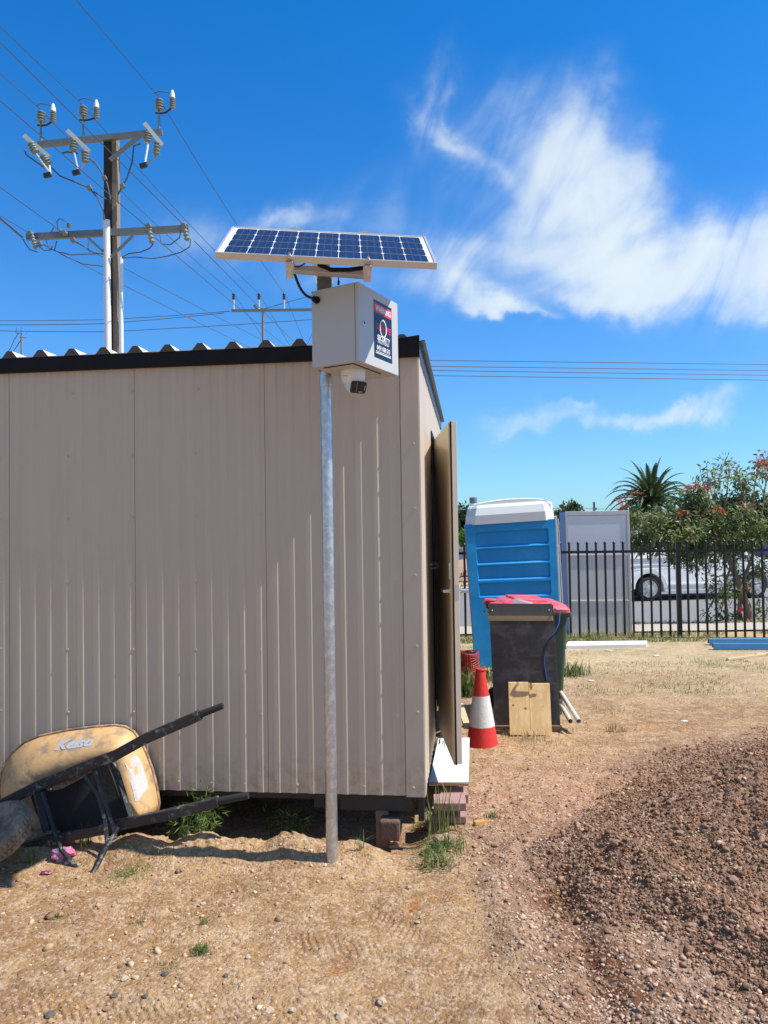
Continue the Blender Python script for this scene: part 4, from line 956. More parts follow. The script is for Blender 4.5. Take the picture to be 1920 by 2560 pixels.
yb = G(1198, 2060); tag(MB().box((yb.x, yb.y, yb.z + .008), (.03, .01, 0), (-.006, .012, 0), (0, .002, .010)).build('yellow_offcut', mat('yellow_paint', (.50, .28, .06), .7), bevel=.003), 'small yellow offcut lying on the gravel right of the weeds', 'offcut')

# ------------------------------------------------------------------ FENCE
FA = at(1400, 1600, 11.75); FB = at(1905, 1606, 11.38); fd = Vector((FB.x - FA.x, FB.y - FA.y, 0)).normalized()
def fpt(px): d = ray(px, 1500); # intersection with fence plane
def fs_at(px):
    d = ray(px, 1480); n_ = Vector((fd.y, -fd.x, 0)); t = (Vector((FA.x, FA.y, 0)).dot(n_)) / d.dot(n_); p = CAM + d * t; return (Vector((p.x, p.y, 0)) - Vector((FA.x, FA.y, 0))).dot(fd)
s_post = fs_at(1697); sA = fs_at(1158)
step_ = (fs_at(1905) - fs_at(1423)) / 21.0
print('picket spacing', step_)
f0 = Vector((FA.x, FA.y, 0)); 
ztop = at(1560, 1354, 11.6).z; zr1 = at(1560, 1379, 11.6).z; zr0 = at(1560, 1600, 11.6).z
print('fence', ztop, zr1, zr0)
fence = thing('steel_fence', 'black steel fence of round topped pickets running across the back of the site', 'fence', f0 + fd * (s_post))
fblk = mat('fence_black', (.008, .008, .009), .4, var=.2)
s_l, s_r = s_post - 37 * step_, s_post + 28 * step_
for z_ in (zr1, zr0 + .02):
    MB().box(f0 + fd * ((s_l + s_r) / 2) + ez * z_, fd * ((s_r - s_l) / 2), fd.cross(ez) * .019, ez * .019).build('rail', fblk, fence)
pk = MB(); c = f0 + fd * (s_post + step_)
pk.tube([c + ez * (zr0 - .03), c + ez * (ztop - .035)], .0175, 10)
pk.lathe(c + ez * (ztop - .045), (0, 0, 1), [(.010, 0), (.015, .006), (.022, .018), (.024, .028), (.020, .038), (.010, .048), (.003, .056)], 12)
ring_ = []
pk1 = pk.build('picket', fblk, fence, smooth=True)
for i in list(range(-36, 0)) + list(range(2, 28)):
    if i == 0: continue
    if i % 19 == 0: continue
    copy_child(pk1, fence, fd * step_ * (i - 1))
for i in (0, -19, 19):
    p = f0 + fd * (s_post + step_ * i); b = MB(); b.box(p + ez * ((ztop - .02 + zr0 - .1) / 2), fd * .032, fd.cross(ez) * .032, ez * ((ztop - .02 - zr0 + .1) / 2)); b.box(p + ez * (ztop - .015), fd * .036, fd.cross(ez) * .036, ez * .006); b.build('post', fblk, fence)
# tall pale panel (back of another cabinet) just beyond the fence
wp = [at(1424, 1601, 12.05), at(1582, 1600, 11.98), at(1573, 1276, 11.98), at(1413, 1279, 12.05)]
def wpp(u, v, o=0): 
    p = wp[0].lerp(wp[1], u).lerp(wp[3].lerp(wp[2], u), v); return p + (wp[1] - wp[0]).cross(wp[3] - wp[0]).normalized() * o
cabm = mat('panel_grey', (.72, .73, .75), .5, var=.03, vscale=2); cabf = mat('panel_frame', (.62, .59, .58), .5, var=.08)
cab = thing('pale_cabinet', 'tall pale grey panelled cabinet with blue side standing just beyond the fence', 'cabinet', (wp[0] + wp[1]) / 2)
def wq(u0, u1, v0, v1, o0, o1, name, m, parent=cab):
    b = MB(); b.hexa([wpp(u0, v0, o1), wpp(u1, v0, o1), wpp(u1, v0, o0), wpp(u0, v0, o0), wpp(u0, v1, o1), wpp(u1, v1, o1), wpp(u1, v1, o0), wpp(u0, v1, o0)]); return b.build(name, m, parent, bevel=.004)
wq(.0, 1.0, 0, 1, -.60, -.03, 'cabinet_body', mat('cabinet_blue', (.03, .16, .42), .5))
wq(.04, .95, .0, .30, -.028, -.008, 'panel', cabm); wq(.04, .95, .305, .655, -.028, -.008, 'panel', cabm); wq(.04, .95, .66, .965, -.028, -.008, 'panel', cabm)
wq(.0, .035, 0, 1, -.0295, .0, 'frame', cabf); wq(.955, 1.0, 0, 1, -.0295, .0, 'frame', cabf); wq(.036, .954, .967, 1.0, -.0295, .0, 'frame', cabf)
wq(.036, .954, .652, .663, -.007, .004, 'seam_rail', cabf); wq(.036, .954, .299, .308, -.007, .004, 'seam_rail', cabf)
# white plank, blue purlins, timber pieces by the fence
def lay(pts, name, m, label, cat, h=.05, parent=None, bev=.004):
    zb = min(gz(p.x, p.y) for p in pts) - .005; b = MB(); b.prism([Vector((p.x, p.y, zb)) for p in pts], (0, 0, h)); return tag(b.build(name, m, bevel=bev), label, cat)
lay([grd(1415, 1624), grd(1616, 1620), grd(1618, 1611), grd(1420, 1613)], 'white_plank', mat('white_painted', (.72, .72, .70), .6), 'long white plank lying on the grass in front of the fence', 'plank', .06)
blu = mat('blue_steel', (.10, .30, .52), .4, .3, var=.1)
for (a_, b_, dy, lab, nm) in (((1772, 1612), (2040, 1612), .0, 'rear blue steel purlin lying on the grass by the fence', 0), ((1783, 1624), (2050, 1625), .0, 'front blue steel purlin lying on the grass by the fence', 1)):
    A = grd(*a_); B = grd(*b_); A.z = gz(A.x, A.y) + .01; B.z = gz(B.x, B.y) + .01; d = (B - A).normalized(); n_ = Vector((-d.y, d.x, 0))
    prof = [(-.045, .012), (-.045, .0), (-.02, 0), (-.012, .07), (.03, .075), (.05, .02), (.05, .01)]
    b = MB(); b.strip([A + n_ * q[0] + ez * q[1] for q in prof], [B + n_ * q[0] + ez * q[1] for q in prof]); tag(b.build('steel_purlin', blu, fix=False, solid=.005), lab, 'purlin')
for a_, b_, lab in (((1818, 1652), (1912, 1640), 'bent pale branch lying on the dry grass by the purlins'), ((1890, 1640), (1990, 1634), 'pale timber batten lying on the grass at the right edge')):
    A, B = G(*a_), G(*b_); tag(MB().beam(A + ez * .015, B + ez * .015, .04, .03).build('timber_piece', MATS['offcut'], bevel=.004), lab, 'timber')
for px, py, s_, lab in ((1640, 1641, .045, 'crumpled white plastic litter on the dry grass in the middle'), (1520, 1628, .05, 'pale green plastic litter on the grass before the white plank'), (1478, 1704, .035, 'small white paper litter right of the bin'), (1712, 1804, .03, 'flat pale scrap lying on the orange dirt')):
    crumple('litter', px, py, s_, mat('litter_green', (.42, .60, .48), .5) if 'green' in lab else mat('litter_white', (.75, .75, .74), .6), lab, 'litter', .25)

# ------------------------------------------------------------------ VAN
VY = 21.5
vz0 = -.385
def vx(px): return at(px, 1500, VY).x
wr = vx(1608); wf = vx(1890); wbse = wf - wr; k = wbse / 3.21
print('wheelbase', wbse)
van = thing('white_van', 'white delivery van parked on the road beyond the fence, facing right', 'van', ((wr + wf) / 2, VY + .9, vz0))
def V(x, z, y=0): return Vector((wr + x * k, VY + y, vz0 + z * k))
vw = mat('van_white', (.90, .88, .84), .45, var=.02, spec=.3); vtrim = mat('van_trim', (.02, .02, .022), .5); vglass = mat('van_glass', (.015, .022, .028), .06, var=.02, spec=.7)
tyr = mat('tyre_black', (.02, .02, .02), .8); rimm = mat('hubcap', (.62, .63, .65), .3, .5)
out = [(-1.12, .45), (-1.13, 1.0), (-1.10, 1.55), (-1.0, 1.90), (-.85, 1.97), (1.2, 1.99), (2.05, 1.96), (2.30, 1.88), (3.10, 1.30), (3.35, 1.18), (3.85, 1.02), (4.02, .82), (4.05, .50), (4.0, .32)]
def arch(c, r=.43, n=12): return [(c + r * math.cos(a), .36 + r * math.sin(a)) for a in np.linspace(0, math.pi, n)]
bottom = [(3.66, .26)] + [(x, max(z, .26)) for x, z in arch(3.21)][0:] + [(2.78, .26), (.45, .24)] + [(x, max(z, .26)) for x, z in arch(0)] + [(-.45, .3), (-1.0, .36)]
poly = out + bottom
# body lofted over the width with tumblehome
b = MB(); loops = []
for y_, ins in ((0.0, .03), (.0, 0), (.95, 0), (1.9, 0), (1.9, .03)):
    loop = []
    for x, z in poly:
        t = max(0, (z - 1.05)) / .95; yy_ = y_
        if y_ == 0: yy_ = .16 * t ** 1.3 + .02 * max(0, (.6 - z))
        if y_ == 1.9: yy_ = 1.9 - .16 * t ** 1.3
        loop.append(V(x, z, (yy_) * k))
    loops.append(loop)
loops = [loops[1], loops[2], loops[3]]
b.loft(loops, True, True); body = b.build('body', vw, van, bevel=.03)
def side(pts, name, m, o=.006, parent=None, t=.004):
    q = []
    for x, z in pts:
        tt = max(0, (z - 1.05)) / .95; q.append(V(x, z, .16 * k * tt ** 1.3 + .02 * max(0, .6 - z) - o))
    return MB().prism(q, (0, t, 0)).build(name, m, parent or body)
side([(2.05, 1.30), (2.02, 1.78), (2.35, 1.76), (2.98, 1.30)], 'door_window', vglass)
side([(3.03, 1.28), (2.42, 1.75), (2.36, 1.80), (2.30, 1.76), (2.96, 1.24)], 'window_pillar', vw, .012)
side([(3.10, 1.14), (3.05, 1.24), (2.75, 1.24), (2.75, 1.16)], 'mirror_sail', vtrim, .01)
for xx in (.72, 1.95, 3.0): side([(xx, .40), (xx, 1.90 if xx < 2.5 else 1.2), (xx + .012, 1.90 if xx < 2.5 else 1.2), (xx + .012, .40)], 'door_seam', vtrim, .003, t=.002)
side([(-1.0, .95), (1.95, .95), (1.95, .965), (-1.0, .965)], 'body_crease', mat('van_crease', (.50, .52, .55), .4), .008)
side([(-.95, 1.24), (1.5, 1.24), (1.62, 1.28), (1.62, 1.30), (-.95, 1.30)], 'upper_moulding', vw, .022, t=.016)
side([(-.9, 1.05), (.66, 1.05), (.66, 1.12), (-.9, 1.12)], 'slide_rail', mat('rail_grey', (.42, .44, .46), .4), .010)
side([(.50, .44), (2.72, .44), (2.72, .48), (.50, .48)], 'sill_moulding', vw, .022, t=.016)
side([(1.80, 1.0), (1.97, 1.0), (1.97, 1.16), (1.80, 1.16)], 'handle_recess', vw, .012); side([(1.86, 1.03), (1.94, 1.03), (1.94, 1.15), (1.86, 1.15)], 'door_handle', vtrim, .014)
side([(3.78, .92), (3.92, .90), (3.96, .98), (3.70, 1.08), (3.62, 1.06)], 'headlight', mat('headlight_glass', (.35, .42, .50), .1), .012)
ws = MB(); ws.prism([V(2.40, 1.86, .2), V(3.08, 1.335, .1), V(3.08, 1.335, 1.8 * k), V(2.40, 1.86, 1.7 * k)], (0.01, 0, .012)); ws.build('windscreen', vglass, body)
mrr = MB(); mrr.box(V(2.98, 1.30, -.16), (.05, 0, 0), (0, .08, 0), (0, 0, .13)); mrr.build('wing_mirror', vw, van, bevel=.03)
for i_, cxw in enumerate((0, 3.21)):
    wl = MB(); wl.lathe(V(cxw, .345, .22), (0, -1, 0), [(.2, 0), (.345 * k, .02), (.35 * k, .1), (.34 * k, .20), (.31 * k, .215), (.245 * k, .21), (.235 * k, .19), (.05, .16)], 40)
    whl = wl.build('wheel', tyr, van, smooth=True)
    rim_ = MB(); rim_.lathe(V(cxw, .345, .02), (0, -1, 0), [(.245 * k, 0), (.24 * k, .012), (.225 * k, .012), (.215 * k, -.01)], 40)
    rim_.lathe(V(cxw, .345, .01), (0, -1, 0), [(.12 * k, 0), (.11 * k, .02), (.05 * k, .035)], 20)
    for j in range(9):
        a = 2 * math.pi * j / 9; rim_.beam(V(cxw + .08 * math.cos(a), .345 + .08 * math.sin(a), 0), V(cxw + .232 * math.cos(a), .345 + .232 * math.sin(a), .0), .012, .035 * k, (math.cos(a + 1.57), 0, math.sin(a + 1.57)))
    rim_.build('hubcap', rimm, whl, smooth=True)
    ar = MB(); ar.strip([V(cxw + .43 * math.cos(a), .36 + .43 * math.sin(a), -.004) for a in np.linspace(0, math.pi, 17)], [V(cxw + .52 * math.cos(a), .36 + .55 * math.sin(a), -.012) for a in np.linspace(0, math.pi, 17)]); ar.build('wheel_arch', vw, body, fix=False, solid=.012)
    aw = MB(); aw.box(V(cxw, .45, .5), (.42 * k, 0, 0), (0, .02, 0), (0, 0, .33 * k)); aw.build('arch_liner', vtrim, body)
ub = MB(); ub.box(V(1.6, .30, .95), (1.9 * k, 0, 0), (0, .7, 0), (0, 0, .06)); ub.build('underbody', vtrim, van)
text('0431 038 513', 'lettering', mat('van_text', (.05, .05, .06), .5), V(1.46, 1.42, .155 * k * (.37 / .95) ** 1.3 - .008 + .012), (1, 0, 0), (0, 0, 1), .17 * k, body, width=1.0)
rdm = mat('van_red', (.6, .03, .04), .5)
text('SCOPE', 'lettering', rdm, V(1.32, 1.62, .16 * k * (.57 / .95) ** 1.3 - .008), (1, 0, 0), (0, 0, 1), .20 * k, body, width=1.0, bold=.04, shear=.3)
rk = MB()
for x_ in (-.4, 1.6): rk.beam(V(x_, 2.06, .2), V(x_, 2.06, 1.7), .04, .03)
rk.build('roof_rack', rimm, van)

van.rotation_euler.z = R(7)

# ------------------------------------------------------------------ UTILITY POLE AND LINES
def z1(x, y, Y=19.0): return at(x * .37372, 180 + y * .37372, Y)
UD = 19.0
concm = mat('pole_concrete', (.24, .18, .13), .8, var=.2, vscale=3); darkp = mat('pole_brown', (.028, .018, .013), .7, var=.3, vscale=2)
armm = mat('crossarm_steel', (.20, .21, .20), .5, .4, var=.15); insm = mat('insulator_grey', (.22, .25, .22), .35, var=.1); insd = mat('insulator_dark', (.06, .035, .035), .4)
wirem = mat('wire_grey', (.08, .10, .14), .6); condw = mat('conduit_white', (.72, .74, .76), .5, var=.04)
btop = z1(762, 440); up_ = thing('utility_pole', 'tall dark brown power pole with two steel crossarms and white conduits behind the shed', 'power pole', (btop.x, UD, 0))
gzu = -.1
b_ = z1(772, 1870)
axd = (b_ - btop).normalized(); bot = btop + axd * ((btop.z + .3) / -axd.z)
MB().beam(btop + Vector((-.11, 0, 0)), bot + Vector((-.11, 0, 0)), .20, .28, (0, 1, 0)).build('pole_shaft', darkp, up_)
MB().beam(btop + Vector((.045, -.0, -.02)), bot + Vector((.045, 0, 0)), .11, .26, (0, 1, 0)).build('pole_face', concm, up_)
ca_, cb_ = z1(712, 992, UD - .25), z1(722, 1870, UD - .25); cb_ = ca_ + (cb_ - ca_) * 1.9
MB().tube([ca_, cb_], .085, 14).build('conduit', condw, up_, smooth=True)
ca_, cb_ = z1(808, 1240, UD - .2), z1(812, 1870, UD - .2); cb_ = ca_ + (cb_ - ca_) * 2.6
MB().tube([ca_, cb_], .055, 12).build('conduit', condw, up_, smooth=True)
arm1a, arm1b = z1(255, 487, UD - .2), z1(1085, 402, UD - .2)
MB().beam(arm1a, arm1b, .10, .14).build('crossarm', armm, up_)
arm2a, arm2b = z1(180, 1105, UD - .2), z1(1262, 1048, UD - .2)
MB().beam(arm2a, arm2b, .10, .16).build('crossarm', armm, up_)
MB().beam(z1(735, 590, UD - .3), z1(940, 425, UD - .3), .05, .10).build('arm_brace', armm, up_)
MB().beam(z1(590, 1110, UD - .3), z1(690, 1200, UD - .3), .04, .06).build('arm_brace', armm, up_); MB().beam(z1(890, 1095, UD - .3), z1(740, 1240, UD - .3), .04, .06).build('arm_brace', armm, up_)
def sheds(a, b, r, n, mb):              # an insulator: stack of sheds between two points
    a, b = Vector(a), Vector(b); L = (b - a).length; prof = []
    for i in range(n):
        t = L * i / n; s = L / n; prof += [(r * .62, t), (r, t + s * .25), (r, t + s * .5), (r * .62, t + s * .75)]
    prof += [(r * .5, L)]; mb.lathe(a, b - a, prof, 14)
def ins_(a, b, r, n, m=insm, parent=up_): mb = MB(); sheds(a, b, r, n, mb); return mb.build('insulator', m, parent, smooth=True)
for (ix, iy, sx, sy) in ((275, 340, 355, 335), (557, 305, 645, 310), (1065, 258, 1153, 245)):
    base_y = {275: 478, 557: 448, 1065: 400}[ix]
    MB().tube([z1(ix, base_y), z1(ix - 2, iy - 5)], [.035, .022], 8).build('insulator_pin', armm, up_)
    ins_(z1(ix, iy - 4), z1(ix, iy - 78), .105, 4)
    MB().tube([z1(ix - 25, iy + 16), z1(ix + 5, iy + 20), z1((ix + sx) / 2, iy + 14), z1(sx - 8, sy - 2)], .022, 6).build('arrester_bracket', darkst, up_, smooth=True)
    ins_(z1(sx, sy), z1(sx, sy - 70), .075, 5)
    MB().lathe(z1(sx, sy - 70), (0, 0, 1), [(.07, 0), (.06, .10), (.025, .20)], 10).build('arrester_cap', condw, up_, smooth=True)
    MB().tube([z1(ix - 35, iy - 115), z1(ix - 5, iy - 128), z1(ix + 40, iy - 124), z1(sx, sy - 105)], .014, 5).build('jumper', wirem, up_, smooth=True)
# three drop out fuses
for (hx, hy, tx, ty, i1, i1b, i2, i2b, fx, fy) in (((160), 425, 330, 570, (205, 480), (243, 545), (287, 560), (330, 625), 318, 690), (450, 392, 600, 535, (490, 455), (490, 530), (565, 530), (570, 610), 510, 672), (965, 343, 1085, 490, (985, 405), (985, 470), (1050, 470), (1045, 560), 960, 625)):
    MB().beam(z1(hx, hy, UD - .45), z1(tx, ty, UD - .35), .06, .10).build('fuse_mount', mat('fuse_mount', (.46, .48, .45), .5, .3), up_)
    ins_(z1(*i1, UD - .4), z1(*i1b, UD - .4), .10, 4); ins_(z1(*i2, UD - .35), z1(*i2b, UD - .35), .095, 4)
    MB().tube([z1(*i1b, UD - .4), z1(i1b[0] + 5, i1b[1] + 12, UD - .4), z1(fx + 10, fy - 20, UD - .45)], .028, 8).build('fuse_tube', condw if hx == 965 else MATS['fuse_mount'], up_)
    MB().box(z1(fx, fy, UD - .45), (.09, 0, .02), (0, .04, 0), (-.01, 0, .055)).build('fuse_hinge', darkst, up_, bevel=.01)
    MB().beam(z1(fx + 20, fy - 5, UD - .45), z1(i2b[0], i2b[1], UD - .4), .03, .03).build('fuse_link', armm, up_)
for pts_ in ([(345, 640), (400, 695), (480, 728), (560, 760), (600, 780), (650, 840), (690, 920), (698, 990)], [(600, 575), (650, 620), (690, 690), (715, 740), (735, 820), (740, 880)], [(940, 480), (895, 495), (885, 600), (850, 710), (820, 760), (790, 820)],
             [(165, 520), (175, 555), (240, 600), (310, 650)], [(410, 545), (450, 535), (520, 545)], [(600, 785), (650, 815), (710, 850)]):
    MB().tube([z1(x, y, UD - .35) for x, y in pts_], .020, 6).build('jumper', wirem, up_, smooth=True)
for pts_ in ([(150, 1105), (165, 1140), (200, 1190), (250, 1205)], [(360, 1040), (310, 1130), (330, 1180), (380, 1200), (470, 1222), (690, 1215)], [(380, 1130), (365, 1190), (430, 1230), (560, 1285), (690, 1300)], [(505, 1130), (560, 1165), (600, 1200), (690, 1220)],
             [(815, 1240), (860, 1215), (940, 1205), (1000, 1180), (1025, 1150)], [(815, 1245), (900, 1238), (1020, 1248), (1120, 1232), (1210, 1205), (1270, 1170), (1275, 1120)], [(250, 1160), (300, 1195), (340, 1190), (350, 1165)], [(1070, 1090), (1080, 1150), (1140, 1155), (1200, 1110), (1210, 1060)],
             [(390, 1060), (380, 1000), (400, 980), (440, 1000)], [(595, 1135), (590, 1175), (605, 1200)]):
    MB().tube([z1(x, y, UD - .35) for x, y in pts_], .014, 6).build('jumper', wirem, up_, smooth=True)
for a_, b_, r_ in (((210, 1075), (240, 1185), .06), ((400, 1060), (450, 1085), .05), ((460, 1040), (460, 1012), .05), ((990, 1020), (1020, 1150), .075), ((1225, 1010), (1255, 1130), .075)):
    ins_(z1(*a_, UD - .35), z1(*b_, UD - .35), r_, 5)
for x_, y_ in ((200, 1080), (430, 1075), (700, 712), (820, 765), (598, 775), (995, 1030), (1230, 1030), (490, 1125), (265, 1150)):
    MB().box(z1(x_, y_, UD - .38), (.05, 0, .02), (0, .05, 0), (-.02, 0, .05)).build('clamp', armm, up_, bevel=.01)
# far T pole
FD = 34.0
def fz(px, py): return at(px, py, FD)
ft0 = fz(655, 772); fpole = thing('distant_power_pole', 'thin grey power pole with crossarm and three insulators, seen over the shed roof', 'power pole', (ft0.x, FD, -.3))
MB().tube([Vector((ft0.x, FD, -.4)), fz(657, 770)], .055, 10).build('pole_shaft', concm, fpole, smooth=True)
MB().beam(fz(579, 777), fz(830, 774), .10, .11).build('crossarm', armm, fpole)
MB().beam(fz(636, 763), fz(645, 778), .07, .12).build('arm_fitting', armm, fpole)
for px in (584, 647, 710):
    MB().tube([fz(px, 775), fz(px, 748)], .045, 8).build('insulator_pin', mat('pale_pin', (.5, .52, .54), .5), fpole)
    ins_(fz(px, 749), fz(px, 733), .075, 3, insd, fpole)
# small distant pole at far left
sl_ = at(18, 905, 40); spole = thing('small_distant_pole', 'small distant power pole with drooping cables at the left edge over the shed roof', 'power pole', (at(42, 880, 40).x, 40, -.3))
for pts_ in ([(125, 1745), (95, 1790), (70, 1850), (35, 1890)], [(150, 1775), (110, 1840), (60, 1900)]): MB().tube([z1(x, y, 40) for x, y in pts_], .02, 5).build('cable', wirem, spole)
for a_, b_ in (((110, 1710), (108, 1750)), ((142, 1710), (142, 1780)), ((105, 1745), (150, 1750)), ((130, 1775), (178, 1778)), ((178, 1745), (178, 1752))): MB().tube([z1(*a_, 40), z1(*b_, 40)], .025, 5).build('arm', armm, spole)
MB().tube([z1(143, 1770, 40), Vector((z1(143, 1770, 40).x, 40, -.4))], .05, 6).build('pole_shaft', concm, spole)

def wire(pts, r, label, group=None, sag=0.0):
    P = []
    for a, b in zip(pts[:-1], pts[1:]):
        L = (b - a).length; n = 10
        for i in range(n): t = i / n; P.append(a.lerp(b, t) - ez * sag * L * 4 * t * (1 - t))
    P.append(pts[-1]); o = MB().tube(P, r, 5).build('overhead_wire', wirem, None)
    return tag(o, label, 'wire', group)
def zz1(x, y): return (x * .37372, 180 + y * .37372)
def nearpt(px, py, z):                   # point on the ray at height z, then extended beyond the frame
    d = ray(px, py); return CAM + d * ((z - H) / d.z)
# high voltage lines: three, insulator - insulator
for nm, (nx, ny), (px_, py_), fx in (('left', (0, 10), (247, 228), 584), ('middle', (320, 0), (545, 213), 647), ('right', (920, 0), (1048, 150), 710)):
    A = z1(px_, py_); B = fz(fx, 733); N = nearpt(*zz1(nx, ny), A.z); N2 = A + (N - A).normalized() * 22
    wire([N2, A], .009, {'left': 'overhead wire reaching the leftmost upper insulator of the tall pole from the left', 'middle': 'overhead wire reaching the middle upper insulator of the tall pole', 'right': 'overhead wire reaching the rightmost upper insulator of the tall pole from above'}[nm])
    C_ = {'left': z1(370, 345), 'middle': z1(640, 320), 'right': z1(1130, 270)}[nm]
    wire([A, B], .010, {'left': 'overhead wire between the leftmost upper insulators of the tall and the distant pole', 'middle': 'overhead wire between the middle insulators of the tall and the distant pole', 'right': 'overhead wire from the rightmost upper insulator passing behind the solar panel'}[nm], sag=.012)
    E = B + (B - A) * 1.2 - ez * 3.4; wire([B, E], .010, {'left': 'overhead wire running on past the leftmost insulator of the distant pole', 'middle': 'overhead wire running on past the middle insulator of the distant pole', 'right': 'overhead wire running on past the rightmost insulator of the distant pole'}[nm])
# low voltage lines through the lower crossarm
for (n_, m_, q_, e_, la, lb) in (((0, 190), (1000, 1050), (1040, 1110), (1780, 1720), 'long overhead wire crossing the tall pole to the inner right insulator of its lower arm', 'overhead wire leaving the inner right insulator of the lower crossarm'),
                                 ((200, 0), (1225, 1020), (1300, 1130), (1960, 1790), 'long overhead wire crossing the tall pole to the outermost right insulator of its lower arm', 'overhead wire leaving the outermost right insulator of the lower crossarm'),
                                 ((0, 770), (410, 1065), (470, 1120), (1659, 1735), 'overhead wire coming from the left to the second insulator of the lower crossarm', 'overhead wire leaving the second insulator of the lower crossarm behind the pole'),
                                 ((0, 960), (200, 1080), (260, 1140), (1659, 1830), 'overhead wire from the left edge to the outermost left insulator of the lower crossarm', 'overhead wire leaving the outermost left insulator of the lower crossarm behind the pole')):
    A = z1(*m_, UD - .2); N = nearpt(*zz1(*n_), A.z + .1); wire([A + (N - A).normalized() * 20, A], .010, la)
    B = z1(*q_, UD); E = at(*zz1(*e_), 36); E = B + (E - B) * 1.8; wire([B, E], .011, lb, sag=.002)
wire([z1(0, 978, UD - 2), z1(150, 1105, UD - .3)], .028, 'thick cable dropping from the left edge to the end of the lower crossarm')
for k_, (p, q) in enumerate((((-400, 1662), (1540, 1600)), ((-400, 1690), (1500, 1612)), ((-400, 1722), (2300, 1640)))):
    wire([z1(*p, 36), z1(690, {0: 1657, 1: 1684, 2: 1738}[k_], 35), z1(*q, 34)], .016, ['uppermost of three nearly level wires low behind the tall pole', 'middle of three nearly level wires low behind the tall pole', 'lowest of three nearly level wires low behind the tall pole'][k_], sag=.004)
wire([fz(650, 775), at(800, 733, 34)], .016, 'overhead wire rising from the distant crossarm to the grey box'); wire([at(760, 880, 36), at(800, 790, 36)], .012, 'short steep stay wire just left of the grey box')
for y0, y1_, nm in ((900, 911, 'uppermost'), (915, 926, 'second from the top'), (925, 938, 'third from the top'), (938, 950, 'lowest')):
    A, B = at(1000, y0, 60), at(1920, y1_, 60); wire([A - (B - A) * .3, A, B, B + (B - A) * .5], .03, nm + ' of four parallel wires over the open ground right of the shed')
wire([at(1100, 1268, 90), at(1500, 1272, 90), at(2100, 1290, 90)], .03, 'faint far wire just above the toilet roof')
tp_ = at(1485, 1240 + 15, 55); MB()
sp_ = thing('far_post', 'small far post sticking up behind the pale cabinet', 'post', (tp_.x, 55, -.2)); MB().tube([Vector((tp_.x, 55, -.4)), tp_], .07, 6).build('post_shaft', darkp, sp_); MB().box(at(1487, 1272, 55), (.12, 0, 0), (0, .1, 0), (0, 0, .08)).build('lamp_box', armm, sp_)

# ------------------------------------------------------------------ FOLIAGE
def leafmat(name, c, c2, isl=.35, tr=.35, rough=.5): return mat(name, c, rough, var=.2, vscale=1.2, col2=c2, island=isl, transl=tr, spec=.35)
def leaf_cloud(name, C, n, L, Wd, m, parent, droop=.3, drop2=.25, tight=7):
    """C: list of (centre, (rx, ry, rz), weight)"""
    wts = np.array([c[2] for c in C], float); wts /= wts.sum(); ci = rng.choice(len(C), n, p=wts)
    cen = np.array([tuple(c[0]) for c in C])[ci]; rad = np.array([c[1] for c in C])[ci]
    d = rng.standard_normal((n, 3)); d /= np.linalg.norm(d, axis=1)[:, None]; r = rng.random(n) ** .45
    pos = cen + d * r[:, None] * rad
    # cluster leaves on twigs
    k = max(1, n // tight); tw = pos[:k]; ti = rng.integers(0, k, n); pos = tw[ti] + rng.standard_normal((n, 3)) * L * .55
    dirv = (pos - tw[ti]) * 1.2 / L + rng.standard_normal((n, 3)) * .6 + np.array([0, 0, -droop]); dirv /= np.linalg.norm(dirv, axis=1)[:, None]
    sd = np.cross(dirv, rng.standard_normal((n, 3))); sd /= np.linalg.norm(sd, axis=1)[:, None]
    nrm = np.cross(sd, dirv); l = L * rng.uniform(.6, 1.25, n)[:, None]; w = Wd * rng.uniform(.7, 1.2, n)[:, None]
    V = np.stack([pos, pos + dirv * l * .45 + sd * w / 2 + nrm * l * .05, pos + dirv * l - nrm * l * drop2 * .4, pos + dirv * l * .45 - sd * w / 2 + nrm * l * .05], 1).reshape(-1, 3)
    Q = np.arange(n * 4).reshape(n, 4); return npmesh(name, V, Q, m, loc=WLOC(parent), parent=parent)
barkm = mat('bark', (.20, .155, .115), .9, var=.25, vscale=12, bump=.5)
def branch(a, b, r0, r1, bend=.12, n=6):
    a, b = Vector(a), Vector(b); L = (b - a).length; o1 = Vector((random.uniform(-1, 1), random.uniform(-1, 1), random.uniform(-.3, 1))) * L * bend
    return [a.lerp(b, i / n) + o1 * math.sin(math.pi * i / n) for i in range(n + 1)], [r0 + (r1 - r0) * i / n for i in range(n + 1)]
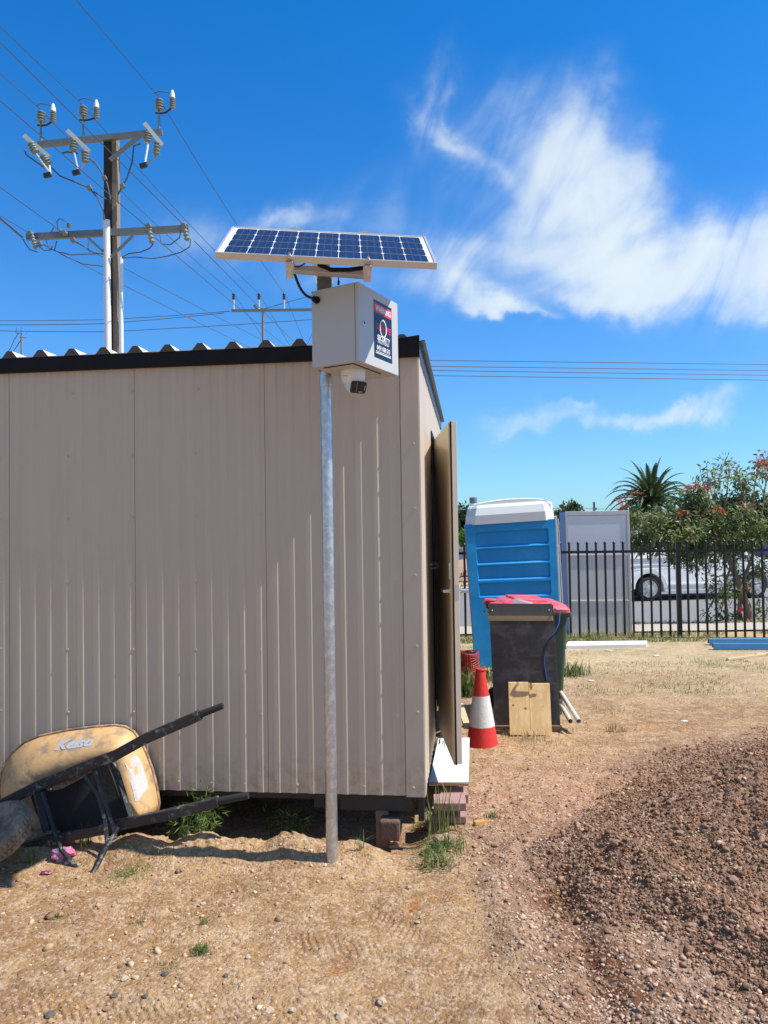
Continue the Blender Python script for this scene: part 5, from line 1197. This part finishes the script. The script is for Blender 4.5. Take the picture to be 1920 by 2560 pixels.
# flowering gum
gd = 13.9
gb = at(1878, 1588, gd); gum = thing('flowering_gum', 'sprawling flowering gum tree with red flower clusters growing beyond the black fence', 'tree', gb)
gm_ = MB(); gb.z = gz(gb.x, gd) - .02; p1 = at(1862, 1500, gd); p2 = at(1832, 1420, gd); p3 = at(1800, 1350, gd)
gm_.tube([gb - ez * .1, gb.lerp(p1, .5) + Vector((.02, 0, 0)), p1, p2, p3], [.10, .075, .06, .05, .035], 10); gm_.tube([at(1856, 1590, gd + .1), at(1848, 1530, gd + .1), at(1852, 1470, gd), at(1885, 1380, gd), at(1905, 1290, gd)], [.045, .04, .035, .03, .02], 8)
gm_.tube([at(1822, 1590, gd), at(1816, 1520, gd), at(1812, 1460, gd), at(1826, 1420, gd)], .022, 6)
blobs = [(1580, 1292, 24, .6), (1640, 1305, 36, 1), (1722, 1262, 34, .8), (1700, 1322, 50, 1.6), (1755, 1275, 42, .9), (1640, 1345, 46, 1.3), (1592, 1355, 34, 1), (1715, 1370, 50, 1.5), (1770, 1340, 50, 1.5), (1815, 1310, 36, .8), (1745, 1225, 22, .4),
         (1790, 1205, 20, .12), (1768, 1180, 18, .14), (1822, 1160, 20, .18), (1852, 1200, 25, .28), (1862, 1235, 22, .16), (1905, 1148, 18, .18), (1915, 1180, 24, .25), (1868, 1300, 34, .7), (1895, 1335, 34, .9), (1835, 1355, 44, 1.3), (1800, 1395, 30, .7),
         (1750, 1400, 34, .5), (1780, 1450, 26, .35), (1812, 1485, 26, .35), (1835, 1430, 30, .5), (1885, 1475, 24, .3), (1800, 1540, 28, .3), (1880, 1560, 24, .4), (1760, 1580, 26, .2), (1905, 1420, 26, .35), (1955, 1250, 40, .4), (1960, 1340, 50, 1), (2000, 1200, 45, .5), (1850, 1540, 20, .25), (1900, 1530, 22, .25)]
CL = []
for px, py, r_, w_ in blobs:
    c = at(px, py, gd + random.uniform(-.5, .5)); rr_ = r_ / F * gd; CL.append((c, (rr_, rr_ * 1.1, rr_ * .8), w_ * (.5 if py > 1390 else 1)))
    st = p3 if px < 1840 else at(1890, 1360, gd)
    if py > 1400: st = at(1845, 1440, gd)
    pp_, rs_ = branch(st, c, .022, .005); gm_.tube(pp_, rs_, 5, cap=False)
    for q in range(5):
        e_ = c + Vector([random.gauss(0, .5) * rr_ for _ in range(3)]); pp2, rs2 = branch(pp_[4], e_, .007, .003, .2, 4); gm_.tube(pp2, rs2, 4, cap=False)
gm_.build('trunk', barkm, gum, smooth=True)
leaf_cloud('crown', CL, 8200, .12, .038, leafmat('gum_leaf', (.115, .185, .06), (.27, .31, .12), .6), gum, .55, tight=17)
leaf_cloud('pale_leaves', CL, 3000, .115, .032, leafmat('gum_leaf_pale', (.24, .27, .15), (.33, .30, .12), .4), gum, .5, tight=14)
leaf_cloud('rusty_leaves', [(at(px, py, gd - .2), (.16, .2, .10), 1) for px, py in ((1768, 1290), (1885, 1320), (1868, 1270), (1915, 1320), (1585, 1245), (1700, 1280), (1910, 1160), (1850, 1470))], 420, .09, .024, leafmat('gum_leaf_rust', (.34, .11, .03), (.40, .20, .05), .4), gum, .4)
for (px, py, s_) in ((1748, 1215, .07), (1770, 1222, .045), (1796, 1275, .06), (1552, 1252, .05), (1895, 1152, .08), (1912, 1158, .07), (1700, 1282, .06), (1556, 1268, .045), (1852, 1525, .04), (1722, 1218, .04), (1806, 1282, .04)):
    leaf_cloud('flower_cluster', [(at(px, py, gd - .35), (s_ * 1.2, s_ * .8, s_ * .6), 1)], 90, .035, .010, leafmat('flower_red', (.62, .03, .02), (.55, .06, .05), .3, .2), gum, 0)
# palm
PDp = 40.0; pc = at(1628, 1256, PDp); palm = thing('palm_tree', 'tall date palm with arching fronds behind the flowering gum', 'palm tree', (pc.x, PDp, -.2))
MB().tube([Vector((pc.x, PDp, -.3)), Vector((pc.x + .05, PDp, pc.z * .5)), pc], [.35, .28, .30], 12).build('trunk', barkm, palm, smooth=True)
Vp, Qp = [], []
rach = MB()
for i in range(84):
    az = i * 2.39996; el = R(84 - 100 * (i / 84) ** .9); Lf = random.uniform(2.3, 2.8) * (.9 if el > 1 else 1)
    d = Vector((math.cos(az) * math.cos(el), math.sin(az) * math.cos(el), math.sin(el))); p = pc.copy(); prev = None
    side_ = d.cross(ez).normalized() if abs(d.z) < .98 else Vector((math.sin(az), -math.cos(az), 0)); n = 16; path = [p.copy()]
    for j in range(n):
        t = (j + 1) / n; d = (d - ez * (.025 + .17 * t * (1 if el < 1.1 else .75))).normalized(); p = p + d * Lf / n; path.append(p.copy())
        nrm = side_.cross(d).normalized()
        ll = .40 * math.sin(math.pi * min(1, .12 + .88 * t) * .9 + .15) 
        for s in (-1, 1):
            for hh in (0, .5):
                b0 = p - d * Lf / n * hh; tip = b0 + (side_ * s * .42 + d * .88 - nrm * .12 - ez * .18).normalized() * max(.06, ll); o = len(Vp)
                Vp += [b0, b0 + d * .09, tip, b0 + (tip - b0) * .4 + d * .09]; Qp.append((o, o + 1, o + 3, o + 2))
    rach.tube(path[::3], [.03, .025, .02, .014, .01, .006][:len(path[::3])], 4, cap=False)
npmesh('fronds', np.array([tuple(v) for v in Vp]), np.array(Qp), leafmat('palm_leaf', (.045, .085, .032), (.08, .12, .045), .3, .25), loc=WLOC(palm), parent=palm)
rach.build('frond_stems', mat('palm_stem', (.16, .15, .06), .7), palm)
# far trees
farl = leafmat('far_leaf', (.045, .075, .030), (.085, .11, .045), .4, .2)
def bush(px, py, w, h, D, n, label, lf=.3, cat='tree', pal=None):
    c = at(px, py, D); g0 = gz(c.x, D); t = thing('tree' if cat == 'tree' else 'shrub', label, cat, (c.x, D, g0)); rx = w / F * D / 2; rz_ = h / F * D / 2
    CLs = [(c + Vector((random.uniform(-.6, .6) * rx, random.uniform(-.4, .4) * rx, random.uniform(-.6, .75) * rz_)), (rx * random.uniform(.3, .5),) * 2 + (rz_ * random.uniform(.28, .42),), 1) for _ in range(14)]
    tm = MB(); tm.tube([Vector((c.x, D, g0 - .1)), Vector((c.x + .1, D, c.z))], [.12, .06], 7)
    for q in CLs[:7]: pp_, rs_ = branch(Vector((c.x, D, (g0 + c.z) / 2)), q[0], .05, .015); tm.tube(pp_, rs_, 5, cap=False)
    tm.build('trunk', barkm, t); leaf_cloud('crown', CLs, n, lf, lf * .45, pal or farl, t, .1)
bush(1160, 1305, 60, 70, 42, 1500, 'dark tree behind the fence between the open door and the toilet')
bush(1100, 1310, 90, 60, 48, 900, 'dark tree mostly hidden behind the open shed door')
bush(1405, 1310, 60, 70, 44, 1500, 'dark tree between the toilet and the pale cabinet')
bush(1428, 1285, 46, 40, 50, 900, 'rounded light tree rising just over the pale cabinet')
bush(1830, 1290, 150, 90, 36, 2600, 'dense dark tree behind the upper branches of the flowering gum')
bush(1930, 1290, 90, 110, 34, 1800, 'dark tree at the right edge behind the gum, beside the grey roofed house')
bush(1165, 1343, 60, 30, 32, 700, 'bright green hedge beyond the road, left of the toilet', .2, 'shrub', leafmat('bright_leaf', (.10, .24, .03), (.16, .30, .05), .3))
bush(1410, 1338, 60, 26, 32, 500, 'bright green hedge beyond the road, right of the toilet', .2, 'shrub', MATS['bright_leaf'])
bush(1890, 1365, 120, 50, 30, 900, 'yellow green shrub beyond the road behind the van windscreen', .16, 'shrub', leafmat('yellow_leaf', (.22, .24, .04), (.30, .28, .06), .35))
bush(1560, 1330, 110, 50, 40, 700, 'olive tree behind the rear of the van', .25)
# ------------------------------------------------------------------ HOUSES AND WALLS BEYOND THE ROAD
def house(x0, x1, ye, yr, D, dep, wc_, rc, label, gab=True):
    A, B = at(x0, ye, D), at(x1, ye, D); zr = at((x0 + x1) / 2, yr, D).z; g0 = gz(A.x, D) - .1
    t = thing('house', label, 'house', ((A.x + B.x) / 2, D + dep / 2, g0)); 
    w = MB(); w.prism([(A.x, D, g0), (B.x, D, g0), (B.x, D, A.z), ((A.x + B.x) / 2, D, zr - .1), (A.x, D, A.z)] if gab else [(A.x, D, g0), (B.x, D, g0), (B.x, D, A.z), (A.x, D, A.z)], (0, dep, 0)); w.build('wall', wc_, t)
    mx = (A.x + B.x) / 2; r_ = MB(); ov = .4
    if gab:
        for s, e in ((A.x - ov, mx), (B.x + ov, mx)):
            zl_ = A.z - ov * (zr - A.z) / abs(mx - A.x); r_.hexa([(s, D - .4, zl_ - .05), (e, D - .4, zr - .05), (e, D + dep, zr - .05), (s, D + dep, zl_ - .05), (s, D - .4, zl_ + .12), (e, D - .4, zr + .12), (e, D + dep, zr + .12), (s, D + dep, zl_ + .12)])
    else:
        r_.hexa([(A.x - ov, D - ov, A.z), (B.x + ov, D - ov, A.z), (B.x + ov, D + dep, A.z), (A.x - ov, D + dep, A.z), (A.x + .8, D + dep * .45, zr), (B.x - .8, D + dep * .45, zr), (B.x - .8, D + dep * .55, zr), (A.x + .8, D + dep * .55, zr)])
    r_.build('roof', rc, t)
    for f in (.3, .7):
        wx_ = A.x + (B.x - A.x) * f; MB().box((wx_, D - .01, g0 + 1.5), (.7, 0, 0), (0, .03, 0), (0, 0, .55)).build('window', vglass, t)
    gq = MB(); gq.box((mx, D - ov - .0, A.z - (ov * (zr - A.z) / abs(mx - A.x) if gab else 0) - .0), ((B.x - A.x) / 2 + ov, 0, 0), (0, .05, 0), (0, 0, .07)); gq.build('gutter', mat('gutter', (.5, .5, .5), .5), t)
house(1810, 1950, 1305, 1256, 38, 9, mat('render_grey', (.40, .40, .41), .8), mat('slate_roof', (.11, .12, .135), .7), 'house with dark grey gabled roof behind the gum tree at the right')
house(1560, 1790, 1325, 1293, 44, 8, mat('cream_wall', (.45, .40, .33), .8), mat('terracotta_roof', (.42, .17, .11), .8), 'low cream house with terracotta roof behind the gum tree and the van', False)
house(1120, 1215, 1352, 1338, 40, 8, mat('pale_wall', (.5, .52, .55), .8), mat('pale_roof', (.55, .57, .60), .6), 'low pale house with light roof between the door and the toilet', False)
oa, ob = at(1897, 1322, 30), at(2100, 1322, 30); sgn = thing('shop_awning', 'orange and red band of an awning beyond the road at the right edge', 'awning', (oa.x + 1, 30, -.2))
MB().box((oa + ob) / 2, ((ob.x - oa.x) / 2, 0, 0), (0, .4, 0), (0, 0, .10)).build('orange_band', mat('orange_paint', (.60, .27, .05), .6), sgn); MB().box((oa + ob) / 2 - ez * .19, ((ob.x - oa.x) / 2, 0, 0), (0, .38, 0), (0, 0, .085)).build('red_band', mat('awning_red', (.45, .04, .02), .6), sgn)
for q in (oa.x + .2, ob.x - .2): MB().tube([Vector((q, 30, -.3)), Vector((q, 30, oa.z - .2))], .05, 6).build('awning_post', greyf, sgn)
def screen(x0, x1, yt, D, m, name, label, th=.06, cap=None, zb=None):
    A, B = at(x0, yt, D), at(x1, yt, D); g0 = gz(A.x, D) - .1; b = MB(); zt = (A.z + B.z) / 2
    n = max(2, int((B.x - A.x) / .16)); pr = []
    for i in range(n + 1): x = A.x + (B.x - A.x) * i / n; pr.append((x, .03 * (i % 2)))
    b.strip([(x, D + o, g0) for x, o in pr], [(x, D + o, zt) for x, o in pr]); t = thing(name, label, 'fence', ((A.x + B.x) / 2, D, g0)); b.build('sheeting', m, t, fix=False, solid=.01)
    MB().box(((A.x + B.x) / 2, D, zt + .03), ((B.x - A.x) / 2, 0, 0), (0, .05, 0), (0, 0, .035)).build('top_rail', cap or m, t)
screen(1000, 1412, 1372, 29, mat('fence_bluegrey', (.34, .38, .44), .6), 'metal_fence', 'pale blue grey metal fence across the road behind the toilet')
screen(1790, 2050, 1349, 27.5, mat('fence_darkgrey', (.12, .13, .15), .6), 'metal_fence', 'dark slatted fence with white rail across the road behind the van cab', cap=mat('white_rail', (.75, .76, .78), .5))
screen(1420, 1790, 1362, 28.5, mat('fence_olive', (.20, .18, .15), .7), 'metal_fence', 'dull brown fence across the road behind the van load area')
bsn = MB(); bsn.box(at(1893, 1372, 27.3), (.75, 0, 0), (0, .03, 0), (0, 0, .19)); tag(bsn.build('blue_banner', mat('banner_blue', (.03, .03, .28), .5)), 'deep blue banner on the dark fence right of the gum trunk', 'banner')
# trailer like thing seen between door and toilet
tr = at(1172, 1450, 26.6); trl = thing('cage_trailer', 'small dark cage trailer beyond the road between the open door and the toilet', 'trailer', (tr.x, 26.6, -.1))
for q in range(9): MB().tube([tr + Vector((-.35 + .1 * q, 0, -.35)), tr + Vector((-.25 + .08 * q, 0, .25 + .05 * min(q, 5)))], .02, 5).build('cage_bar', darkst, trl)
MB().box(tr + Vector((.05, .3, -.38)), (.5, 0, 0), (0, .3, 0), (0, 0, .05)).build('tray', armm, trl); MB().lathe(tr + Vector((.1, -.05, -.42)), (0, -1, 0), [(.05, 0), (.2, .01), (.2, .1), (.05, .11)], 18).build('wheel', tyr, trl); MB().tube([tr + Vector((-.6, 0, -.40)), tr + Vector((.7, 0, -.36))], .03, 6).build('drawbar', condw, trl)
dbm = MB(); dc = at(1165, 1412, 28); dbm.lathe((dc.x, 28, -.1), (0, 0, 1), [(1.6, 0), (1.2, .35), (.6, .6), (.1, .7)], 14); tag(dbm.build('dirt_bank', mat('bank_dirt', (.38, .24, .16), .95, var=.2, bump=.5), smooth=True), kind='structure')

# ------------------------------------------------------------------ GRASS AND WEEDS
def blades(base, L, wd, lean, m, name, parent=None, loc=(0, 0, 0)):
    n = len(base); az = rng.random(n) * 6.283; d = np.stack([np.cos(az), np.sin(az), np.zeros(n)], 1); sd = np.stack([-np.sin(az), np.cos(az), np.zeros(n)], 1)
    l = L * rng.uniform(.45, 1.2, n)[:, None]; le = lean * rng.uniform(.2, 1.3, n)[:, None]; w = wd * rng.uniform(.6, 1.2, n)[:, None]; z = np.array([[0, 0, 1.0]])
    m1 = base + z * l * .55 * (1 - le * .3) + d * l * le * .25; tip = base + z * l * (1 - le * .55) + d * l * le * .8
    V = np.stack([base - sd * w / 2, base + sd * w / 2, m1 + sd * w * .42, m1 - sd * w * .42, m1 - sd * w * .42, m1 + sd * w * .42, tip + sd * w * .06, tip - sd * w * .06], 1).reshape(-1, 3)
    return npmesh(name, V, np.arange(n * 8).reshape(-1, 4), m, loc=loc, parent=parent)
grm = leafmat('weed_green', (.10, .17, .035), (.22, .25, .08), .5, .3); drm = leafmat('dry_grass', (.42, .33, .17), (.55, .46, .28), .35, .2, .8); dgm = leafmat('mixed_grass', (.18, .22, .07), (.36, .33, .15), .4, .25, .7)
def field(n, y0, y1, x0, x1, thr, seed, f=1.2):
    y = y0 + (y1 - y0) * rng.random(n); x = x0 + (x1 - x0) * rng.random(n); k = fbm(x, y, f, 3, seed) > thr
    ins = ((x - C0.x) * ex.x + (y - C0.y) * ex.y < .05) & ((x - C0.x) * ey.x + (y - C0.y) * ey.y > -.1) & ((x - C0.x) * ey.x + (y - C0.y) * ey.y < 3.3); k &= ~ins
    x, y = x[k], y[k]; return np.stack([x, y, height(x, y) - .002], 1)
tag(blades(field(30000, 7.6, 12.2, .7, 9, .06, 301), .045, .006, 1.0, drm, 'dry_grass'), 'short dry straw grass over the back of the site', kind='stuff')
tag(blades(field(14000, 7.6, 12.0, .9, 9, .07, 307, .9), .05, .006, .9, dgm, 'green_grass'), 'patchy greenish grass in front of the fence', kind='stuff')
tag(blades(field(9000, 11.1, 11.9, .9, 9, -.05, 311, 2.0), .11, .007, .8, dgm, 'fence_grass'), 'taller grass along the foot of the black fence', kind='stuff')
tag(blades(field(16000, 13.4, 15.6, -1, 14, -.1, 317), .08, .012, .9, drm, 'verge_grass'), 'dry grass verge between footpath and road', kind='stuff')
tag(blades(field(2500, 5.7, 7.3, .8, 3.5, .16, 321, 2.0), .05, .005, .9, drm, 'sparse_straw'), 'sparse dry straw around the cone and the pine boards', kind='stuff')
tag(blades(field(26000, 25.7, 29, -6, 22, -.05, 331, .5), .16, .03, .9, drm, 'far_verge_grass'), 'dry grass strip on the far side of the road', kind='stuff')
def tuft(px, py, n, L, wd, spread, m, label, p=None, cat='grass tuft', name='grass_tuft', group=None, lean=.9):
    p = p or G(px, py); b = rng.standard_normal((n, 2)) * spread; base = np.stack([p.x + b[:, 0], p.y + b[:, 1] * .8, height(p.x + b[:, 0], p.y + b[:, 1] * .8) - .004], 1)
    return tag(blades(base, L, wd, lean, m, name, loc=tuple(p)), label, cat, group)
tuft(330, 2178, 260, .035, .003, .060, grm, 'low green weed mat on the sand right of the wheelbarrow leg', lean=1.3)
tuft(300, 2195, 120, .030, .003, .050, dgm, 'thin dry green tuft just below the low weed mat by the wheelbarrow', lean=1.3)
tuft(140, 2296, 60, .028, .003, .018, grm, 'small green tuft on the open sand at the left'); tuft(345, 2312, 50, .024, .003, .016, grm, 'tiny green tuft on the sand above the centre of the rusty stains')
tuft(502, 2385, 110, .045, .004, .016, grm, 'bushiest green tuft in the sandy foreground'); tuft(415, 2415, 60, .03, .003, .03, dgm, 'sparse pale tuft left of the bushiest foreground tuft')
tuft(78, 2160, 26, .12, .004, .020, grm, 'spiky grass clump on the sand below the wheelbarrow handle at the left'); tuft(208, 2110, 34, .13, .004, .022, grm, 'upright grass clump between the wheelbarrow legs')
tuft(905, 2122, 14, .12, .004, .010, dgm, 'lone grass clump on the bank right of the pole'); tuft(410, 2130, 26, .07, .003, .04, dgm, 'thin grass on the bank below the lower wheelbarrow handle'); tuft(345, 2125, 8, .06, .003, .01, grm, 'tiny sprout on the bank under the wheelbarrow handle')
tuft(1232, 2045, 60, .05, .004, .016, grm, 'small green tuft on the gravel right of the pavers'); tuft(635, 2240, 26, .025, .003, .02, dgm, 'faint tuft on the sand in the middle foreground'); tuft(512, 2310, 30, .05, .003, .01, dgm, 'thin stalk in the sand left of the middle', lean=.4)
tuft(0, 0, 190, .11, .005, .055, grm, 'bushy green grass clump around stones at the shed corner', p=G(1105, 2130)); tuft(0, 0, 100, .10, .005, .040, dgm, 'grass clump right under the corner of the shed', p=G(1070, 2065)); tuft(0, 0, 130, .10, .006, .05, dgm, 'small leafy growth spilling onto the sand from the corner clump', p=G(1090, 2165))
tuft(0, 0, 50, .30, .006, .05, dgm, 'tall seeding stalks in front of the red pavers', p=G(1115, 2075), lean=.35)
tuft(0, 0, 90, .10, .006, .04, grm, 'small green weed patch under the floor beside the post', p=G(990, 2030)) if False else None
tuft(0, 0, 150, .35, .012, .08, grm, 'tall weeds between the door and the traffic cone', p=G(1170, 1740), lean=.8); tuft(0, 0, 120, .25, .012, .10, grm, 'green weeds behind the cone at the foot of the blue toilet', p=G(1215, 1700)); tuft(0, 0, 160, .22, .010, .10, grm, 'green weeds at the right foot of the blue toilet', p=G(1425, 1690))
tuft(0, 0, 80, .22, .008, .08, dgm, 'dry weeds in front of the pale cabinet at the fence foot', p=G(1500, 1604)); tuft(0, 0, 60, .10, .006, .06, drm, 'pale dry tuft on the orange dirt right of the pine boards', p=G(1545, 1830)); tuft(0, 0, 70, .12, .006, .08, drm, 'dry straw tuft at the foot of the pine boards', p=G(1330, 1850)); 
tuft(0, 0, 60, .3, .010, .04, grm, 'narrow weeds between shed wall and doorstep', p=Vector((.36, 5.6, 0)), lean=.5)
# leafy weed under the shed edge: stems with narrow leaves
def weed(p, n, h, spread, label, lw=.007, ll=.06, m=None):
    t = thing('leafy_weed', label, 'weed', p); st = MB(); C_ = []
    for i in range(n):
        a = random.random() * 6.28; b0 = p + Vector((math.cos(a), math.sin(a), 0)) * spread * random.random() * .5; tp2 = p + Vector((math.cos(a) * spread * random.random(), math.sin(a) * spread * .6 * random.random(), h * random.uniform(.5, 1))); pp_, rs_ = branch(b0, tp2, .0025, .001, .1, 5); st.tube(pp_, rs_, 4, cap=False)
        for q in range(2, 6): C_.append((pp_[q], (.014, .014, .012), 1))
        C_.append((tp2, (.02, .02, .02), 2))
    st.build('stems', mat('stem_green', (.12, .18, .05), .7), t); leaf_cloud('leaves', C_, n * 26, ll, lw, m or grm, t, .15)
weed(Vector((at(512, 2100, 4.12).x, 4.12, -.03)), 11, .27, .10, 'bright green leafy weed growing from under the shed below the wheelbarrow handle', .008, .05)
weed(Vector(at(460, 2118, 4.3)), 5, .20, .08, 'lower leafy weed beside the bright one, in the dark under the shed'); weed(Vector(at(720, 2100, 4.5)), 6, .18, .14, 'dim wispy weed in the dark under the shed left of the pole')
for px, py, r_, mi, lab in ((1085, 2075, .05, 1, 'brown broken brick lump at the shed corner in the grass'), (1104, 2110, .055, 1, 'large brown stone in the middle of the corner grass clump'), (1130, 2050, .04, 0, 'pale orange stone beside the red pavers'), (1115, 2095, .03, 0, 'pale flat stone in the corner grass'), (985, 2118, .030, 0, 'pale stone on the bank beside the brick footing block')): rock(px, py, r_, mi, lab, None)

# ------------------------------------------------------------------ SKY
def build_sky():
    w = bpy.data.worlds.new('World'); sc.world = w; w.use_nodes = True; T = NT(w.node_tree); bg = T.n['Background']
    sk = T.new('ShaderNodeTexSky', sky_type='NISHITA'); sk.sun_disc = False; sk.sun_elevation = SEL
    sk.sun_rotation = math.pi / 2 + SAZ; sk.altitude = 0; sk.air_density = 1.0; sk.dust_density = .4; sk.ozone_density = 1.5
    tc = T.new('ShaderNodeTexCoord').outputs['Generated']
    s3 = T.new('ShaderNodeSeparateXYZ'); T.put(s3.inputs[0], tc); x, y, z = s3.outputs
    tint = T.mix(1.0, sk.outputs[0], T.mix(T.ramp(z, 0, .62), SKY_LOW, SKY_HIGH), 'MULTIPLY')
    yy = T.math('MAXIMUM', y, .12); u = T.math('DIVIDE', x, yy); v = T.math('DIVIDE', z, yy)
    front = T.ramp(y, .1, .3)
    cv = T.new('ShaderNodeCombineXYZ'); T.put(cv.inputs[0], u); T.put(cv.inputs[1], v)
    wn = T.noise(cv.outputs[0], 5.5, 5, .6); ws = T.new('ShaderNodeSeparateColor'); T.put(ws.inputs[0], wn.outputs['Color'])
    wn2 = T.noise(cv.outputs[0], 20, 5, .65); ws2 = T.new('ShaderNodeSeparateColor'); T.put(ws2.inputs[0], wn2.outputs['Color'])
    U = T.math('ADD', u, T.math('MULTIPLY_ADD', ws.outputs[0], .13, -.065)); V = T.math('ADD', v, T.math('MULTIPLY_ADD', ws.outputs[1], .13, -.065))
    U = T.math('ADD', U, T.math('MULTIPLY_ADD', ws2.outputs[0], .022, -.011)); V = T.math('ADD', V, T.math('MULTIPLY_ADD', ws2.outputs[1], .022, -.011))
    tot = None
    for px, py, rx, ry, rot, wt in CLOUDS:
        cu, cvv = (px - 960) / F + (py - 1280) / F * .0148, (1280 - py) / F + .025 - 0.0148 * (px - 960) / F
        a = R(rot); ca, sa = math.cos(a), math.sin(a)
        du_ = T.math('SUBTRACT', U, cu); dv_ = T.math('SUBTRACT', V, cvv)
        p = T.math('MULTIPLY', T.math('ADD', T.math('MULTIPLY', du_, ca), T.math('MULTIPLY', dv_, sa)), F / rx)
        q = T.math('MULTIPLY', T.math('SUBTRACT', T.math('MULTIPLY', dv_, ca), T.math('MULTIPLY', du_, sa)), F / ry)
        r2 = T.math('ADD', T.math('MULTIPLY', p, p), T.math('MULTIPLY', q, q))
        g = T.math('MULTIPLY', T.math('EXPONENT', T.math('MULTIPLY', r2, -1)), wt)
        tot = g if tot is None else T.math('ADD', tot, g)
    # wispy structure: noise stretched along the drift direction
    def streak(ang, sa_, sb_, sc_, dist):
        ca, sa = math.cos(R(ang)), math.sin(R(ang))
        al = T.math('ADD', T.math('MULTIPLY', u, ca), T.math('MULTIPLY', v, sa)); ac = T.math('SUBTRACT', T.math('MULTIPLY', v, ca), T.math('MULTIPLY', u, sa))
        c_ = T.new('ShaderNodeCombineXYZ'); T.put(c_.inputs[0], T.math('MULTIPLY', al, sa_)); T.put(c_.inputs[1], T.math('MULTIPLY', ac, sb_)); T.put(c_.inputs[2], sc_)
        return T.noise(c_.outputs[0], 1.0, 7, .52, dist).outputs[0]
    n1 = streak(64, 4, 13, .3, 1.1); n2 = streak(25, 3, 9, 2.1, .9)
    tot = T.math('MULTIPLY', tot, T.ramp(n1, .22, .75, .22, 1.6)); tot = T.math('MULTIPLY', tot, T.ramp(n2, .28, .68, .5, 1.35))
    cover = T.math('SUBTRACT', 1.0, T.math('EXPONENT', T.math('MULTIPLY', tot, -1.35)))
    cover = T.math('MULTIPLY', T.ramp(cover, -.06, 1.12, -.01, 1.0), front)
    # unseen pale cloud layer added behind the viewer to whiten the fill light
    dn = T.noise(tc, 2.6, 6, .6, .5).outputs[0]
    fill_veil = T.math('MULTIPLY', T.math('MULTIPLY', T.ramp(T.math('MULTIPLY', y, -1), -.05, .35), T.ramp(dn, .30, .60, .12, .50)), T.ramp(z, .0, .12))
    tint = T.mix(fill_veil, tint, (4.6, 4.9, 5.4, 1))
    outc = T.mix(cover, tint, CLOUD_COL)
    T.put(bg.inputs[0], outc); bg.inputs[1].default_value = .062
SKY_LOW = (.86, 1.48, 2.15, 1); SKY_HIGH = (.13, 1.30, 2.4, 1); CLOUD_COL = (9.6, 10.8, 11.6, 1)
CLOUDS = [(1470, 310, 85, 130, 0, .42), (1540, 220, 50, 90, -25, .16), (1390, 380, 90, 120, 0, .26), (1240, 300, 150, 130, 0, .10), (1500, 440, 110, 120, 0, .62), (1580, 540, 90, 110, 0, 1.15), (1640, 640, 150, 80, 0, 1.25), (1800, 690, 170, 80, 0, 1.35), (1940, 660, 110, 110, 0, 1.3), (1790, 570, 50, 60, 0, .5),
          (1430, 640, 190, 60, 0, .55), (1390, 560, 90, 50, 0, .35), (1560, 740, 260, 32, 0, .6), (1130, 620, 75, 60, 0, .50), (1090, 690, 60, 50, 0, .35), (1180, 700, 70, 32, -28, .70), (1250, 755, 75, 18, -18, .75), (1320, 785, 60, 9, -10, .4),
          (1120, 230, 28, 130, -12, .16), (1170, 330, 110, 22, -40, .26), (1270, 420, 110, 30, -35, .24), (1320, 300, 120, 80, 50, .16), (1250, 500, 240, 80, -10, .12), (1240, 610, 110, 30, 0, .2),
          (1650, 420, 40, 110, 0, .2), (740, 560, 120, 26, -4, .30), (600, 590, 200, 70, 0, .18), (470, 540, 120, 50, 0, .14), (900, 690, 160, 40, 0, .2), (1000, 560, 140, 60, 0, .18),
          (1750, 1015, 90, 24, 15, .6), (1560, 1050, 170, 20, 3, .5), (1330, 1055, 110, 22, 6, .35), (1430, 1025, 40, 10, 0, .3), (1840, 790, 120, 22, 0, .3)]
build_sky()
sc.view_settings.view_transform = 'Standard'; sc.view_settings.look = 'None'; sc.view_settings.exposure = 0.45; sc.view_settings.gamma = 1
sc.render.engine = 'CYCLES'
